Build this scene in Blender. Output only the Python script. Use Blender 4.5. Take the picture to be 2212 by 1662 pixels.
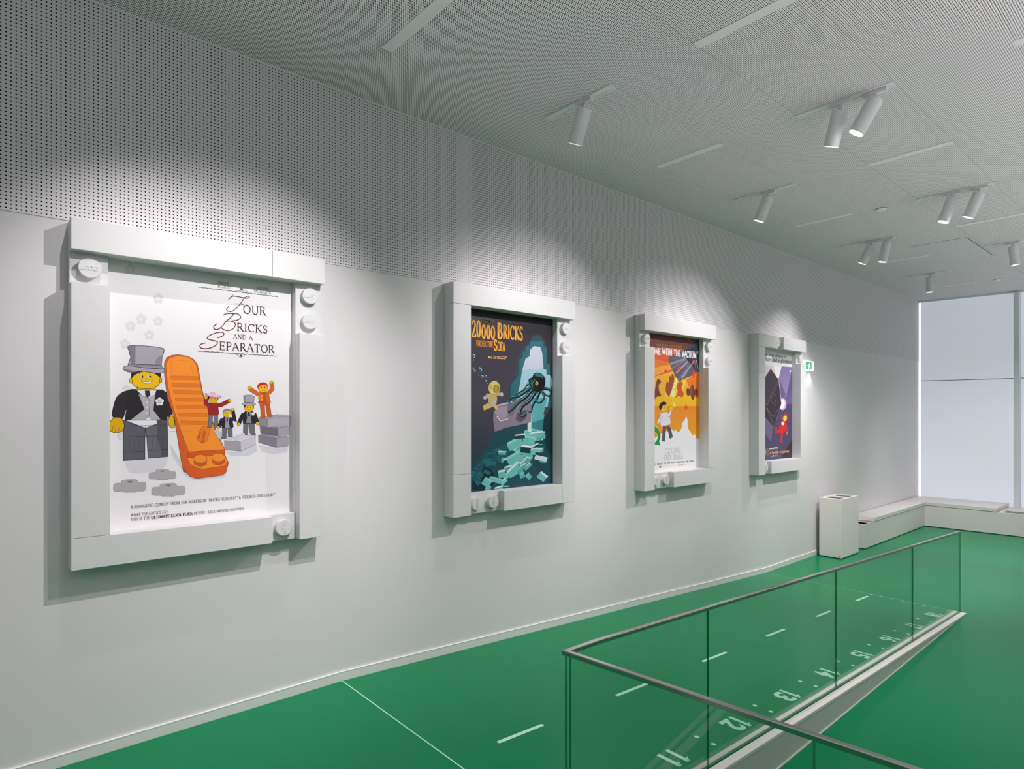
import bpy, bmesh, math, random
from mathutils import Vector, Matrix
from mathutils.geometry import tessellate_polygon

# ------------------------------------------------------------------ scene, camera, world, exposure
for o in list(bpy.data.objects): bpy.data.objects.remove(o)
SC = bpy.context.scene
COL = SC.collection
vs = SC.view_settings
vs.view_transform = 'Standard'; vs.look = 'None'; vs.gamma = 1.0; vs.use_curve_mapping = False
vs.exposure = 0.0

FPX = 1345.0; CXP = 1164.0; CYP = 889.0           # focal length and optical centre in 2212 x 1662 pixels
THETA = math.atan(1474 / 1345)                    # the wall direction (+y) lies this far right of the view axis
D = 3.7478; HC = 1.70                             # camera distance to the long wall, eye height over the upper floor
cam = bpy.data.cameras.new('camera'); camo = bpy.data.objects.new('camera', cam); COL.objects.link(camo)
cam.sensor_width = 36.0; cam.sensor_fit = 'HORIZONTAL'
cam.lens = 36.0 * FPX / 2212
cam.shift_x = -(CXP - 1106) / 2212
cam.shift_y = (CYP - 831) / 2212
cam.clip_start = 0.05; cam.clip_end = 100
camo.location = (D, 0, HC)
camo.rotation_euler = (math.pi / 2, 0, THETA)
SC.camera = camo

W = bpy.data.worlds.new('world'); SC.world = W; W.use_nodes = True
wn, wl = W.node_tree.nodes, W.node_tree.links
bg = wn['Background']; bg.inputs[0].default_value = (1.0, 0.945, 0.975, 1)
# made-up glow from below, added to brighten the ceiling; dim at eye level
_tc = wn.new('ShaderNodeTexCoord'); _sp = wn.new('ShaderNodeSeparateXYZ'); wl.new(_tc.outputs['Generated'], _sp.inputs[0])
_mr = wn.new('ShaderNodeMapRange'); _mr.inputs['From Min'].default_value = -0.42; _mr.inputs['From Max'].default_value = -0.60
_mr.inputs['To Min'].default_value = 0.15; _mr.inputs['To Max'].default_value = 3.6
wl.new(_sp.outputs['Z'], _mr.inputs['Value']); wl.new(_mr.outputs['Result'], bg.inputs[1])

SPOT_NEAR = 38; SPOT_FAR = 205; SPOT_DOWN = 130     # watts of the ceiling spotlights

# ------------------------------------------------------------------ materials
def lin(c):
    if isinstance(c, str): c = tuple(int(c[i:i+2], 16) for i in (0, 2, 4))
    r = []
    for v in c:
        v = v / 255.0
        r.append(v / 12.92 if v <= 0.04045 else ((v + 0.055) / 1.055) ** 2.4)
    return tuple(r)
def newmat(name):
    m = bpy.data.materials.new(name); m.use_nodes = True
    return m, m.node_tree.nodes, m.node_tree.links, m.node_tree.nodes['Principled BSDF']
def simple(name, col, rough=0.5, metal=0.0, spec=0.5, emit=None, es=0.0, bump=0.0, bscale=200):
    m, n, l, b = newmat(name)
    b.inputs['Base Color'].default_value = (*col, 1); b.inputs['Roughness'].default_value = rough
    b.inputs['Metallic'].default_value = metal; b.inputs['Specular IOR Level'].default_value = spec
    if emit: b.inputs['Emission Color'].default_value = (*emit, 1); b.inputs['Emission Strength'].default_value = es
    if bump:
        t = n.new('ShaderNodeTexCoord'); z = n.new('ShaderNodeTexNoise'); z.inputs['Scale'].default_value = bscale
        u = n.new('ShaderNodeBump'); u.inputs['Strength'].default_value = bump; u.inputs['Distance'].default_value = 0.001
        l.new(t.outputs['Object'], z.inputs['Vector']); l.new(z.outputs['Fac'], u.inputs['Height']); l.new(u.outputs['Normal'], b.inputs['Normal'])
    return m
def mth(n, l, op, a, b=None, c=None):
    x = n.new('ShaderNodeMath'); x.operation = op
    for i, v in enumerate((a, b, c)):
        if v is None: continue
        if isinstance(v, (int, float)): x.inputs[i].default_value = v
        else: l.new(v, x.inputs[i])
    return x.outputs[0]
def celldist(n, l, u, v, cu, cv, ou, ov):
    """distance to the nearest centre of a rectangular lattice of cell (cu, cv)"""
    a = mth(n, l, 'SUBTRACT', mth(n, l, 'FLOORED_MODULO', mth(n, l, 'ADD', u, ou), cu), cu / 2)
    b = mth(n, l, 'SUBTRACT', mth(n, l, 'FLOORED_MODULO', mth(n, l, 'ADD', v, ov), cv), cv / 2)
    return mth(n, l, 'SQRT', mth(n, l, 'ADD', mth(n, l, 'MULTIPLY', a, a), mth(n, l, 'MULTIPLY', b, b)))
PAINT = (0.745, 0.725, 0.735)
HOLE = (0.006, 0.007, 0.007)
def perforated(name, kind):
    m, n, l, b = newmat(name)
    t = n.new('ShaderNodeTexCoord'); s = n.new('ShaderNodeSeparateXYZ'); l.new(t.outputs['Object'], s.inputs[0])
    if kind == 'wall':      # square lattice, 18.2 mm
        d = celldist(n, l, s.outputs['Y'], s.outputs['Z'], 0.01825, 0.01825, 0.0, 0.004)
        soft = mth(n, l, 'GREATER_THAN', d, 0.0034)
    else:                   # hexagonal lattice, 12.2 mm
        p = 0.0122; q = p * math.sqrt(3)
        d = mth(n, l, 'MINIMUM', celldist(n, l, s.outputs['X'], s.outputs['Y'], q, p, 0, 0),
                celldist(n, l, s.outputs['X'], s.outputs['Y'], q, p, q / 2, p / 2))
        soft = mth(n, l, 'GREATER_THAN', d, 0.0036)
        # narrow joints between the ceiling trays
        jx = mth(n, l, 'ABSOLUTE', mth(n, l, 'SUBTRACT', mth(n, l, 'FLOORED_MODULO', mth(n, l, 'ADD', s.outputs['X'], 0.3 + 0.008), 0.6), 0.3))
        soft = mth(n, l, 'MULTIPLY', soft, mth(n, l, 'GREATER_THAN', jx, 0.0005))
    mx = n.new('ShaderNodeMix'); mx.data_type = 'RGBA'
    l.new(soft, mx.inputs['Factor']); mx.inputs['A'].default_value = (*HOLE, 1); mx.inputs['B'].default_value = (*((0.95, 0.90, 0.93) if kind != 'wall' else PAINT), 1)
    l.new(mx.outputs['Result'], b.inputs['Base Color'])
    l.new(mth(n, l, 'MULTIPLY', soft, 0.35), b.inputs['Specular IOR Level'])
    b.inputs['Roughness'].default_value = 0.6
    return m
M = {}
M['wall'] = simple('wall_paint', PAINT, 0.62, spec=0.3, bump=0.05, bscale=90)
M['perf_wall'] = perforated('perforated_wall_panel', 'wall')
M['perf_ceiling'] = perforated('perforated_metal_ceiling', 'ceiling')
M['base'] = simple('skirting_paint', (0.78, 0.78, 0.77), 0.45)
M['white_line'] = simple('white_edge', (0.88, 0.88, 0.87), 0.4)
M['brick'] = simple('white_moulded_plastic', (0.72, 0.715, 0.718), 0.42, spec=0.4)
M['white_metal'] = simple('white_lacquered_metal', (0.72, 0.73, 0.74), 0.4)
M['blank'] = simple('ceiling_blank_metal', (0.80, 0.77, 0.785), 0.5)
M['dark'] = simple('dark_gap', (0.015, 0.016, 0.016), 0.7)
M['slot'] = simple('rubber_channel', (0.03, 0.03, 0.03), 0.5)
M['bench'] = simple('warm_white_laminate', (0.72, 0.695, 0.67), 0.5)
M['bin'] = simple('off_white_steel', (0.84, 0.775, 0.76), 0.42)
M['curb'] = simple('curb_top_stone', (0.84, 0.81, 0.77), 0.5)
M['curb_side'] = simple('curb_side_panel', (0.62, 0.63, 0.58), 0.5)
M['mark'] = simple('floor_marking_paint', (0.55, 0.95, 0.70), 0.4)
M['mark_blue'] = simple('bin_label_print', (0.02, 0.03, 0.11), 0.5)
M['steel'] = simple('brushed_steel', (0.58, 0.555, 0.54), 0.24, metal=1.0)
M['lens'] = simple('lamp_lens', (0.9, 0.9, 0.9), 0.3, emit=(1, 0.99, 0.97), es=9.0)
M['daylight'] = simple('daylight_gap', (0.9, 0.9, 0.9), 0.5, emit=(0.93, 0.96, 1.0), es=1.6)
M['mullion'] = simple('mullion_aluminium', (0.82, 0.86, 0.90), 0.45)
M['sign_green'] = simple('sign_green', (0.02, 0.30, 0.15), 0.4, emit=lin((40, 150, 95)), es=0.9)
M['sign_white'] = simple('sign_white', (0.85, 0.9, 0.88), 0.4, emit=(0.95, 1.0, 0.98), es=1.1)
def floor_mat():
    m, n, l, b = newmat('green_poured_floor')
    t = n.new('ShaderNodeTexCoord'); z = n.new('ShaderNodeTexNoise'); z.inputs['Scale'].default_value = 0.9; z.inputs['Detail'].default_value = 4
    l.new(t.outputs['Object'], z.inputs['Vector'])
    r = n.new('ShaderNodeMix'); r.data_type = 'RGBA'; r.inputs['A'].default_value = (0.0, 0.215, 0.076, 1); r.inputs['B'].default_value = (0.0, 0.24, 0.088, 1)
    l.new(z.outputs['Fac'], r.inputs['Factor']); l.new(r.outputs['Result'], b.inputs['Base Color'])
    b.inputs['Roughness'].default_value = 0.26; b.inputs['Specular IOR Level'].default_value = 0.12
    z2 = n.new('ShaderNodeTexNoise'); z2.inputs['Scale'].default_value = 7; u = n.new('ShaderNodeBump'); u.inputs['Strength'].default_value = 0.06; u.inputs['Distance'].default_value = 0.004
    l.new(t.outputs['Object'], z2.inputs['Vector']); l.new(z2.outputs['Fac'], u.inputs['Height']); l.new(u.outputs['Normal'], b.inputs['Normal'])
    return m
M['floor'] = floor_mat()
def glass_mat(name='clear_toughened_glass', tint=(0.965, 0.987, 0.973), f0=0.03):
    m, n, l, b = newmat(name); n.remove(b)
    out = [x for x in n if x.type == 'OUTPUT_MATERIAL'][0]
    tr = n.new('ShaderNodeBsdfTransparent'); tr.inputs[0].default_value = (*tint, 1)
    gl = n.new('ShaderNodeBsdfGlossy'); gl.inputs['Roughness'].default_value = 0.01; gl.inputs[0].default_value = (0.95, 1, 0.97, 1)
    ge = n.new('ShaderNodeNewGeometry'); dt = n.new('ShaderNodeVectorMath'); dt.operation = 'DOT_PRODUCT'
    l.new(ge.outputs['Incoming'], dt.inputs[0]); l.new(ge.outputs['Normal'], dt.inputs[1])
    fres = mth(n, l, 'ADD', mth(n, l, 'MULTIPLY', mth(n, l, 'POWER', mth(n, l, 'SUBTRACT', 1.0, mth(n, l, 'ABSOLUTE', dt.outputs['Value'])), 5.0), 0.95), f0)
    mx = n.new('ShaderNodeMixShader'); l.new(fres, mx.inputs[0]); l.new(tr.outputs[0], mx.inputs[1]); l.new(gl.outputs[0], mx.inputs[2])
    l.new(mx.outputs[0], out.inputs[0]); return m
M['glass'] = glass_mat()
M['glass_edge'] = glass_mat('green_glass_edge', (0.10, 0.42, 0.24), 0.08)
def blind_mat():
    m, n, l, b = newmat('roller_blind_fabric'); out = [x for x in n if x.type == 'OUTPUT_MATERIAL'][0]
    b.inputs['Base Color'].default_value = (0.60, 0.63, 0.68, 1); b.inputs['Roughness'].default_value = 0.8
    b.inputs['Emission Color'].default_value = (0.88, 0.90, 1.0, 1); b.inputs['Emission Strength'].default_value = 0.36  # emission stands in for daylight coming through the fabric from behind
    t = n.new('ShaderNodeTexCoord'); w = n.new('ShaderNodeTexWave'); w.inputs['Scale'].default_value = 160; w.bands_direction = 'Z'
    l.new(t.outputs['Object'], w.inputs['Vector']); u = n.new('ShaderNodeBump'); u.inputs['Strength'].default_value = 0.1; u.inputs['Distance'].default_value = 0.0005
    l.new(w.outputs['Fac'], u.inputs['Height']); l.new(u.outputs['Normal'], b.inputs['Normal'])
    return m
M['blind'] = blind_mat()
def print_mat():
    m, n, l, b = newmat('poster_print'); a = n.new('ShaderNodeVertexColor'); a.layer_name = 'Col'
    l.new(a.outputs['Color'], b.inputs['Base Color']); b.inputs['Roughness'].default_value = 0.38; b.inputs['Specular IOR Level'].default_value = 0.35
    return m
M['print'] = print_mat()

# ------------------------------------------------------------------ object helpers
def link(name, me, parent=None, mats=()):
    o = bpy.data.objects.new(name, me); COL.objects.link(o)
    if me is not None:
        for m in mats: me.materials.append(m)
    if parent is not None: o.parent = parent
    return o
def tag(o, label, cat, group=None):
    o['label'] = label; o['category'] = cat
    if group: o['group'] = group
    return o
def thing(name, loc, label, cat, group=None):
    o = link(name, None); o.location = loc; o.empty_display_size = 0.1
    return tag(o, label, cat, group)
def struct(o): o['kind'] = 'structure'; return o
class B:
    """collects shapes, then links them as ONE mesh object"""
    def __init__(s): s.bm = bmesh.new()
    def box(s, x0, x1, y0, y1, z0, z1, mi=0, bevel=0):
        v = [s.bm.verts.new(p) for p in ((x0,y0,z0),(x1,y0,z0),(x1,y1,z0),(x0,y1,z0),(x0,y0,z1),(x1,y0,z1),(x1,y1,z1),(x0,y1,z1))]
        fs = [s.bm.faces.new([v[i] for i in f]) for f in ((3,2,1,0),(4,5,6,7),(0,1,5,4),(1,2,6,5),(2,3,7,6),(3,0,4,7))]
        for f in fs: f.material_index = mi
        if bevel:
            es = list({e for f in fs for e in f.edges})
            r = bmesh.ops.bevel(s.bm, geom=es, offset=bevel, segments=2, profile=0.6, affect='EDGES')
            for f in r['faces']: f.material_index = mi
        return s
    def hexa(s, p, mi=0, faces=None):
        """eight corners: bottom ring of four, top ring of four"""
        v = [s.bm.verts.new(q) for q in p]
        for k, f in enumerate(((3,2,1,0),(4,5,6,7),(0,1,5,4),(1,2,6,5),(2,3,7,6),(3,0,4,7))):
            fc = s.bm.faces.new([v[i] for i in f]); fc.material_index = faces[k] if faces else mi
        return s
    def poly(s, pts, mi=0):
        f = s.bm.faces.new([s.bm.verts.new(p) for p in pts]); f.material_index = mi; return s
    def lathe(s, prof, mat=Matrix(), n=32, mi=0, smooth=True):
        """profile of (radius, height) turned about z, then moved by mat"""
        rings = []
        for r, h in prof:
            if r < 1e-6: rings.append([s.bm.verts.new(mat @ Vector((0, 0, h)))])
            else: rings.append([s.bm.verts.new(mat @ Vector((r*math.cos(2*math.pi*i/n), r*math.sin(2*math.pi*i/n), h))) for i in range(n)])
        for a, b in zip(rings, rings[1:]):
            for i in range(n):
                j = (i+1) % n
                if len(a) == 1 and len(b) == 1: continue
                if len(a) == 1: f = s.bm.faces.new((a[0], b[i], b[j]))
                elif len(b) == 1: f = s.bm.faces.new((a[i], a[j], b[0]))
                else: f = s.bm.faces.new((a[i], a[j], b[j], b[i]))
                f.material_index = mi; f.smooth = smooth
        return s
    def build(s, name, parent=None, mats=(), loc=None):
        bmesh.ops.recalc_face_normals(s.bm, faces=s.bm.faces)
        me = bpy.data.meshes.new(name); s.bm.to_mesh(me); s.bm.free()
        o = link(name, me, parent, mats)
        if loc is not None: o.location = loc
        return o

# ------------------------------------------------------------------ flat lettering helpers
def font_tris(s, bold=0.0):
    """outline of a string in the built-in font as flat triangles, height of a capital = 1, origin at the baseline"""
    cu = bpy.data.curves.new('t', 'FONT'); cu.body = s; cu.size = 1.0; cu.offset = bold; cu.resolution_u = 3
    o = bpy.data.objects.new('t', cu); COL.objects.link(o)
    dg = bpy.context.evaluated_depsgraph_get(); dg.update()
    me = bpy.data.meshes.new_from_object(o.evaluated_get(dg))
    me.calc_loop_triangles()
    tr = [[(me.vertices[i].co.x, me.vertices[i].co.y) for i in t.vertices] for t in me.loop_triangles]
    bpy.data.objects.remove(o); bpy.data.meshes.remove(me); bpy.data.curves.remove(cu)
    return tr
def arc(cx, cy, rx, ry, a0, a1, n=10):
    return [(cx + rx*math.cos(math.radians(a0+(a1-a0)*i/n)), cy + ry*math.sin(math.radians(a0+(a1-a0)*i/n))) for i in range(n+1)]
# serif capitals: width, strokes (points, weight), serifs (x, y, half width); cap height 1
GL = {
'A': (.78, [([(.06,0),(.36,1)],.4),([(.36,1),(.70,0)],1),([(.17,.36),(.58,.36)],.4)], [(.06,0,.10),(.70,0,.11)]),
'B': (.66, [([(.14,0),(.14,1)],1),([(.14,1),(.34,1)]+arc(.34,.76,.20,.24,90,-90)+[(.14,.52)],.7),([(.14,.52),(.36,.52)]+arc(.36,.26,.24,.26,90,-90)+[(.14,0)],.7)], [(.12,0,.10),(.12,1,.10)]),
'C': (.74, [(arc(.42,.5,.36,.5,48,312,16),.85),([(.68,1),(.67,.74)],.4)], []),
'D': (.78, [([(.14,0),(.14,1)],1),([(.14,1),(.32,1)]+arc(.32,.5,.38,.5,90,-90,14)+[(.14,0)],.7)], [(.12,0,.10),(.12,1,.10)]),
'E': (.64, [([(.14,0),(.14,1)],1),([(.14,1),(.56,1),(.57,.82)],.45),([(.14,.52),(.46,.52)],.45),([(.46,.62),(.46,.42)],.4),([(.14,0),(.58,0),(.61,.2)],.45)], [(.12,0,.10),(.12,1,.10)]),
'F': (.60, [([(.14,0),(.14,1)],1),([(.14,1),(.55,1),(.56,.82)],.45),([(.14,.52),(.44,.52)],.45)], [(.14,0,.12),(.12,1,.10)]),
'G': (.80, [(arc(.42,.5,.36,.5,48,330,16),.85),([(.70,.44),(.70,.08)],1)], [(.70,.44,.11)]),
'H': (.80, [([(.14,0),(.14,1)],1),([(.66,0),(.66,1)],1),([(.14,.52),(.66,.52)],.45)], [(.14,0,.11),(.14,1,.11),(.66,0,.11),(.66,1,.11)]),
'I': (.34, [([(.17,0),(.17,1)],1)], [(.17,0,.12),(.17,1,.12)]),
'J': (.42, [([(.26,1),(.26,.12),(.20,-.08),(.06,-.12)],.9)], [(.26,1,.12)]),
'K': (.76, [([(.14,0),(.14,1)],1),([(.62,1),(.16,.46)],.45),([(.28,.58),(.68,0)],1)], [(.14,0,.11),(.14,1,.11),(.64,1,.10),(.68,0,.10)]),
'L': (.62, [([(.14,0),(.14,1)],1),([(.14,0),(.56,0),(.60,.22)],.45)], [(.12,0,.10),(.14,1,.11)]),
'M': (.96, [([(.12,0),(.14,1)],.5),([(.14,1),(.46,.08)],1),([(.46,.08),(.80,1)],.45),([(.80,1),(.82,0)],1)], [(.12,0,.09),(.12,1,.07),(.83,0,.11),(.83,1,.07)]),
'N': (.80, [([(.14,0),(.14,1)],.5),([(.14,1),(.66,0)],1),([(.66,0),(.66,1)],.5)], [(.14,0,.10),(.10,1,.08),(.66,1,.10)]),
'O': (.82, [(arc(.41,.5,.34,.5,0,360,22),.85)], []),
'P': (.60, [([(.14,0),(.14,1)],1),([(.14,1),(.32,1)]+arc(.32,.74,.22,.26,90,-90)+[(.14,.48)],.7)], [(.14,0,.12),(.12,1,.10)]),
'R': (.72, [([(.14,0),(.14,1)],1),([(.14,1),(.32,1)]+arc(.32,.75,.21,.25,90,-90)+[(.14,.5)],.7),([(.34,.5),(.66,0)],1)], [(.14,0,.11),(.12,1,.10),(.67,0,.08)]),
'S': (.56, [(arc(.28,.75,.19,.25,30,270,12)+arc(.28,.25,.20,.25,90,-150,12),.85),([(.46,1),(.45,.78)],.4),([(.08,.24),(.07,0)],.4)], []),
'T': (.68, [([(.34,0),(.34,1)],1),([(.05,.80),(.06,1),(.62,1),(.63,.80)],.45)], [(.34,0,.12)]),
'U': (.78, [([(.14,1),(.14,.34)]+arc(.39,.30,.25,.30,180,360,10)+[(.64,1)],.8)], [(.14,1,.11),(.64,1,.10)]),
'V': (.76, [([(.08,1),(.40,0)],1),([(.40,0),(.68,1)],.45)], [(.08,1,.11),(.68,1,.09)]),
'W': (1.08, [([(.08,1),(.34,0)],1),([(.34,0),(.56,.9)],.45),([(.56,.9),(.80,0)],1),([(.80,0),(1.0,1)],.45)], [(.08,1,.11),(1.0,1,.09)]),
'Y': (.74, [([(.08,1),(.37,.46)],1),([(.66,1),(.37,.46)],.5),([(.37,.46),(.37,0)],1)], [(.08,1,.11),(.66,1,.09),(.37,0,.12)]),
'0': (.62, [(arc(.31,.5,.22,.5,0,360,20),.9)], []),
'2': (.60, [([(.10,.74)]+arc(.29,.74,.19,.25,180,0,10)+[(.46,.60),(.10,.04),(.12,0),(.52,0),(.54,.2)],.85)], []),
'&': (.80, [([(.74,.5),(.62,.2),(.40,0),(.18,.02),(.08,.22),(.18,.44),(.44,.66),(.44,.88),(.32,1),(.20,.88),(.24,.66),(.72,0)],.7)], []),
'"': (.30, [([(.10,1),(.09,.78)],.8),([(.20,1),(.19,.78)],.8)], []),
'!': (.26, [([(.13,1),(.13,.28)],.9),([(.13,.08),(.13,0)],1.1)], []),
':': (.24, [([(.12,.5),(.12,.4)],1.1),([(.12,.1),(.12,0)],1.1)], []),
'-': (.40, [([(.08,.36),(.32,.36)],.6)], []), '.': (.2, [([(.1,.08),(.1,0)],1.1)], []), ' ': (.34, [], []),
}
def ribbon(pts, w):
    """quads of a mitred band of width w along points; returns one polygon list"""
    n = len(pts); closed = n > 2 and (Vector(pts[0]) - Vector(pts[-1])).length < 1e-6
    L = []; R = []
    for i in range(n):
        p = Vector(pts[i])
        a = Vector(pts[i-1]) if i > 0 else (Vector(pts[-2]) if closed else None)
        b = Vector(pts[i+1]) if i < n-1 else (Vector(pts[1]) if closed else None)
        d1 = (p - a).normalized() if a is not None and (p-a).length > 1e-9 else None
        d2 = (b - p).normalized() if b is not None and (b-p).length > 1e-9 else None
        if d1 is None and d2 is None: continue
        if d1 is None: d1 = d2
        if d2 is None: d2 = d1
        t = d1 + d2
        t = t.normalized() if t.length > 1e-6 else d1
        nn = Vector((-t.y, t.x)); k = 1.0 / max(0.45, abs(nn.dot(Vector((-d1.y, d1.x)))))
        L.append(p + nn*w/2*k); R.append(p - nn*w/2*k)
    return [[tuple(L[i]), tuple(L[i+1]), tuple(R[i+1]), tuple(R[i])] for i in range(len(L)-1)]
def catmull(pts, k):
    if not k: return pts
    P = [pts[0]] + pts + [pts[-1]]; o = []
    for i in range(1, len(P)-2):
        a, b, c, d = P[i-1:i+3]
        for j in range(k):
            t = j / k
            o.append(tuple(.5*(2*b[q] + (c[q]-a[q])*t + (2*a[q]-5*b[q]+4*c[q]-d[q])*t*t + (3*b[q]-a[q]-3*c[q]+d[q])*t**3) for q in (0, 1)))
    o.append(pts[-1]); return o
class Flat:
    """flat print: coloured shapes stacked in hair-thin layers on one sheet, one mesh with a colour attribute"""
    def __init__(s, clip): s.v = []; s.f = []; s.c = []; s.z = 0.0; s.clip = clip
    def up(s, k=1): s.z += 0.000004 * k
    def clip_poly(s, p):
        x0, x1, y0, y1 = s.clip
        for ax, lim, sg in ((0, x0, 1), (0, x1, -1), (1, y0, 1), (1, y1, -1)):
            q = []
            for i in range(len(p)):
                a, b = p[i-1], p[i]; ia = (a[ax]-lim)*sg >= 0; ib = (b[ax]-lim)*sg >= 0
                if ia != ib:
                    t = (lim-a[ax]) / (b[ax]-a[ax]); q.append((a[0]+(b[0]-a[0])*t, a[1]+(b[1]-a[1])*t))
                if ib: q.append(b)
            p = q
            if len(p) < 3: return None
        return p
    def face(s, pts, col, cols=None):
        q = pts if cols else s.clip_poly(list(pts))
        if not q: return
        i = len(s.v); s.v += [(s.z, a, b) for a, b in q]; s.f.append(list(range(i, i+len(q)))); s.c.append(cols or [col]*len(q))
    def fill(s, pts, col):
        if len(pts) > 1 and (abs(pts[0][0]-pts[-1][0]) + abs(pts[0][1]-pts[-1][1])) < 1e-7: pts = pts[:-1]
        for t in tessellate_polygon([[Vector((a, b, 0)) for a, b in pts]]): s.face([pts[j] for j in t], col)
        s.up()
    def band(s, pts, w, col):
        for q in ribbon(pts, w): s.face(q, col)
        s.up()
    def mesh(s, name, parent, x, y, z):
        me = bpy.data.meshes.new(name); me.from_pydata(s.v, [], s.f)
        ca = me.color_attributes.new('Col', 'FLOAT_COLOR', 'CORNER'); k = 0
        for cl in s.c:
            for c in cl: ca.data[k].color = (*c, 1); k += 1
        me.materials.append(M['print']); o = link(name, me, parent); o.location = (x, y, z); return o
def draw_art(ops, clip):
    F = Flat(clip); U = 0.0005; rnd = random.Random(7)
    pr = lambda a: [(a[i]*U, a[i+1]*U) for i in range(0, len(a), 2)]
    x0, x1, y0, y1 = clip
    for op in ops:
        k = op[0]
        if k == 'G':
            cs = [lin(c) for c in op[1:4]]; ym = (y0+y1)/2
            F.face([(x0,ym),(x1,ym),(x1,y1),(x0,y1)], None, [cs[1],cs[1],cs[0],cs[0]])
            F.face([(x0,y0),(x1,y0),(x1,ym),(x0,ym)], None, [cs[2],cs[2],cs[1],cs[1]]); F.up(3)
        elif k == 'P': F.fill(catmull(pr(op[3]), op[2]), lin(op[1]))
        elif k == 'L': F.band(catmull(pr(op[4]), op[3]), op[2]*0.0001, lin(op[1]))
        elif k == 'O':
            p = pr(op[5]); p = catmull(p + [p[0]], op[4]) if op[4] else p + [p[0]]
            F.fill(p, lin(op[1])); F.band(p, op[3]*0.0001, lin(op[2]))
        elif k == 'E':
            a = [t*U for t in op[2]]; n = 22 if abs(a[2])+abs(a[5]) > 0.01 else 10
            p = [(a[0]+a[2]*math.cos(2*math.pi*i/n)+a[4]*math.sin(2*math.pi*i/n), a[1]+a[3]*math.cos(2*math.pi*i/n)+a[5]*math.sin(2*math.pi*i/n)) for i in range(n+1)]
            F.fill(p, lin(op[1]))
            if op[3]: F.band(p, op[4]*0.0001, lin(op[3]))
        elif k == 'W':      # tentacle
            p = catmull(pr(op[2]), 7); n = len(p); w = op[1]*0.0001
            for pp, ww, cc, tp in ((p, w, lin('0a0e12'), .62), ([(a-0.004, b+0.004) for a, b in p], w*.26, lin('4aa0a8'), .6)):
                z0 = F.z
                for i in range(n-1): F.z = z0+(i % 3)*1e-6; F.band([pp[i], pp[i+1]], ww*(1-i/n*tp), cc)
                F.z = z0; F.up(2)
        elif k == 'B':      # toy brick: front and studded top
            o0, o1, ax, ay, bx, by = [t*U for t in op[1]]
            T = lambda u, v: (o0+u*ax+v*bx, o1+u*ay+v*by)
            F.fill([T(-1,-1),T(1,-1),T(1,1),T(-1,1)], lin(op[2]))
            F.fill([T(-1,1),T(1,1),T(1.2,1.7),T(-.8,1.7)], lin(op[3]))
            z0 = F.z
            for i in range(4):
                for vv in (1.25, 1.6):
                    c = T(-.7+.5*i+(vv-1.2)*.3, vv)
                    for r, dy, cc, dz in ((.0042, 0, '3f8f90', 0), (.0034, .0012, op[3], 2e-6)):
                        F.z = z0+dz; F.fill([(c[0]+r*math.cos(t*math.pi/4)*1.2, c[1]+dy+r*.7*math.sin(t*math.pi/4)) for t in range(8)], lin(cc))
            F.z = z0; F.up(2)
        elif k == 'S':
            u0, v0, u1, v1 = [t*U for t in op[1]]
            for _ in range(op[2]):
                c = (rnd.uniform(min(u0,u1), max(u0,u1)), rnd.uniform(min(v0,v1), max(v0,v1))); r = rnd.uniform(.0009, .0022)
                F.face([(c[0]+r*math.cos(t*math.pi/3), c[1]+r*math.sin(t*math.pi/3)) for t in range(6)], lin(rnd.choice(['b9aed0','9c90b8','e2daf0'])))
            F.up()
        elif k == 'K':      # line of print too small to read
            a0, b0, a1, b1, h = [t*U for t in op[2]]; n = op[3]; w = op[4]*U*.55; col = lin(op[1])
            for i in range(n):
                if rnd.random() < .14: continue
                t = (i+.5)/n; u = a0+(a1-a0)*t; v = b0+(b1-b0)*t
                F.face([(u,v),(u+w,v),(u+w,v+h),(u,v+h)], col)
                q = rnd.choice((0, .4, .75))
                if q: u += w; F.face([(u,v+h*q),(u+w*1.2,v+h*q),(u+w*1.2,v+h*q+w),(u,v+h*q+w)], col)
            F.up()
        elif k == 'T':
            _, c, s, q, style, bold, slant = op; u0, v0, u1, h = [t*U for t in q]; col = lin(c)
            if style == 'sans':
                tr = font_tris(s, 0.012*bold); xs = [p[0] for t in tr for p in t]; ys = [p[1] for t in tr for p in t]
                sx = (u1-u0)/(max(xs)-min(xs)); sy = h/0.69
                for t in tr: F.face([(u0+(p[0]-min(xs))*sx, v0+p[1]*sy) for p in t], col)
                F.up(); continue
            gap = .06; adv = [GL[ch][0]+gap for ch in s]; tot = sum(adv)-gap
            sx = (u1-u0)/tot; x = 0; wt = {'serif': .125, 'slab': .15, 'thin': .08}[style]*bold; mn = {'serif': .5, 'slab': .75, 'thin': .8}[style]
            base = h*wt*min(1.0, max(.55, sx/h))
            for ch, ad in zip(s, adv):
                _, strokes, ser = GL[ch]
                tf = lambda p: (u0+(x+p[0])*sx+p[1]*h*slant, v0+p[1]*h)
                z0 = F.z; q_ = 0
                for pts, wgt in strokes: F.z = z0+q_*1e-6; q_ += 1; F.band([tf(p) for p in pts], base*max(mn, wgt), col)
                for a, b, hw in ser: F.z = z0+q_*1e-6; q_ += 1; F.band([tf((a-hw, b)), tf((a+hw, b))], base*(.5 if style == 'serif' else .7), col)
                F.z = z0
                x += ad
            F.up(3)
    return F
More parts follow.
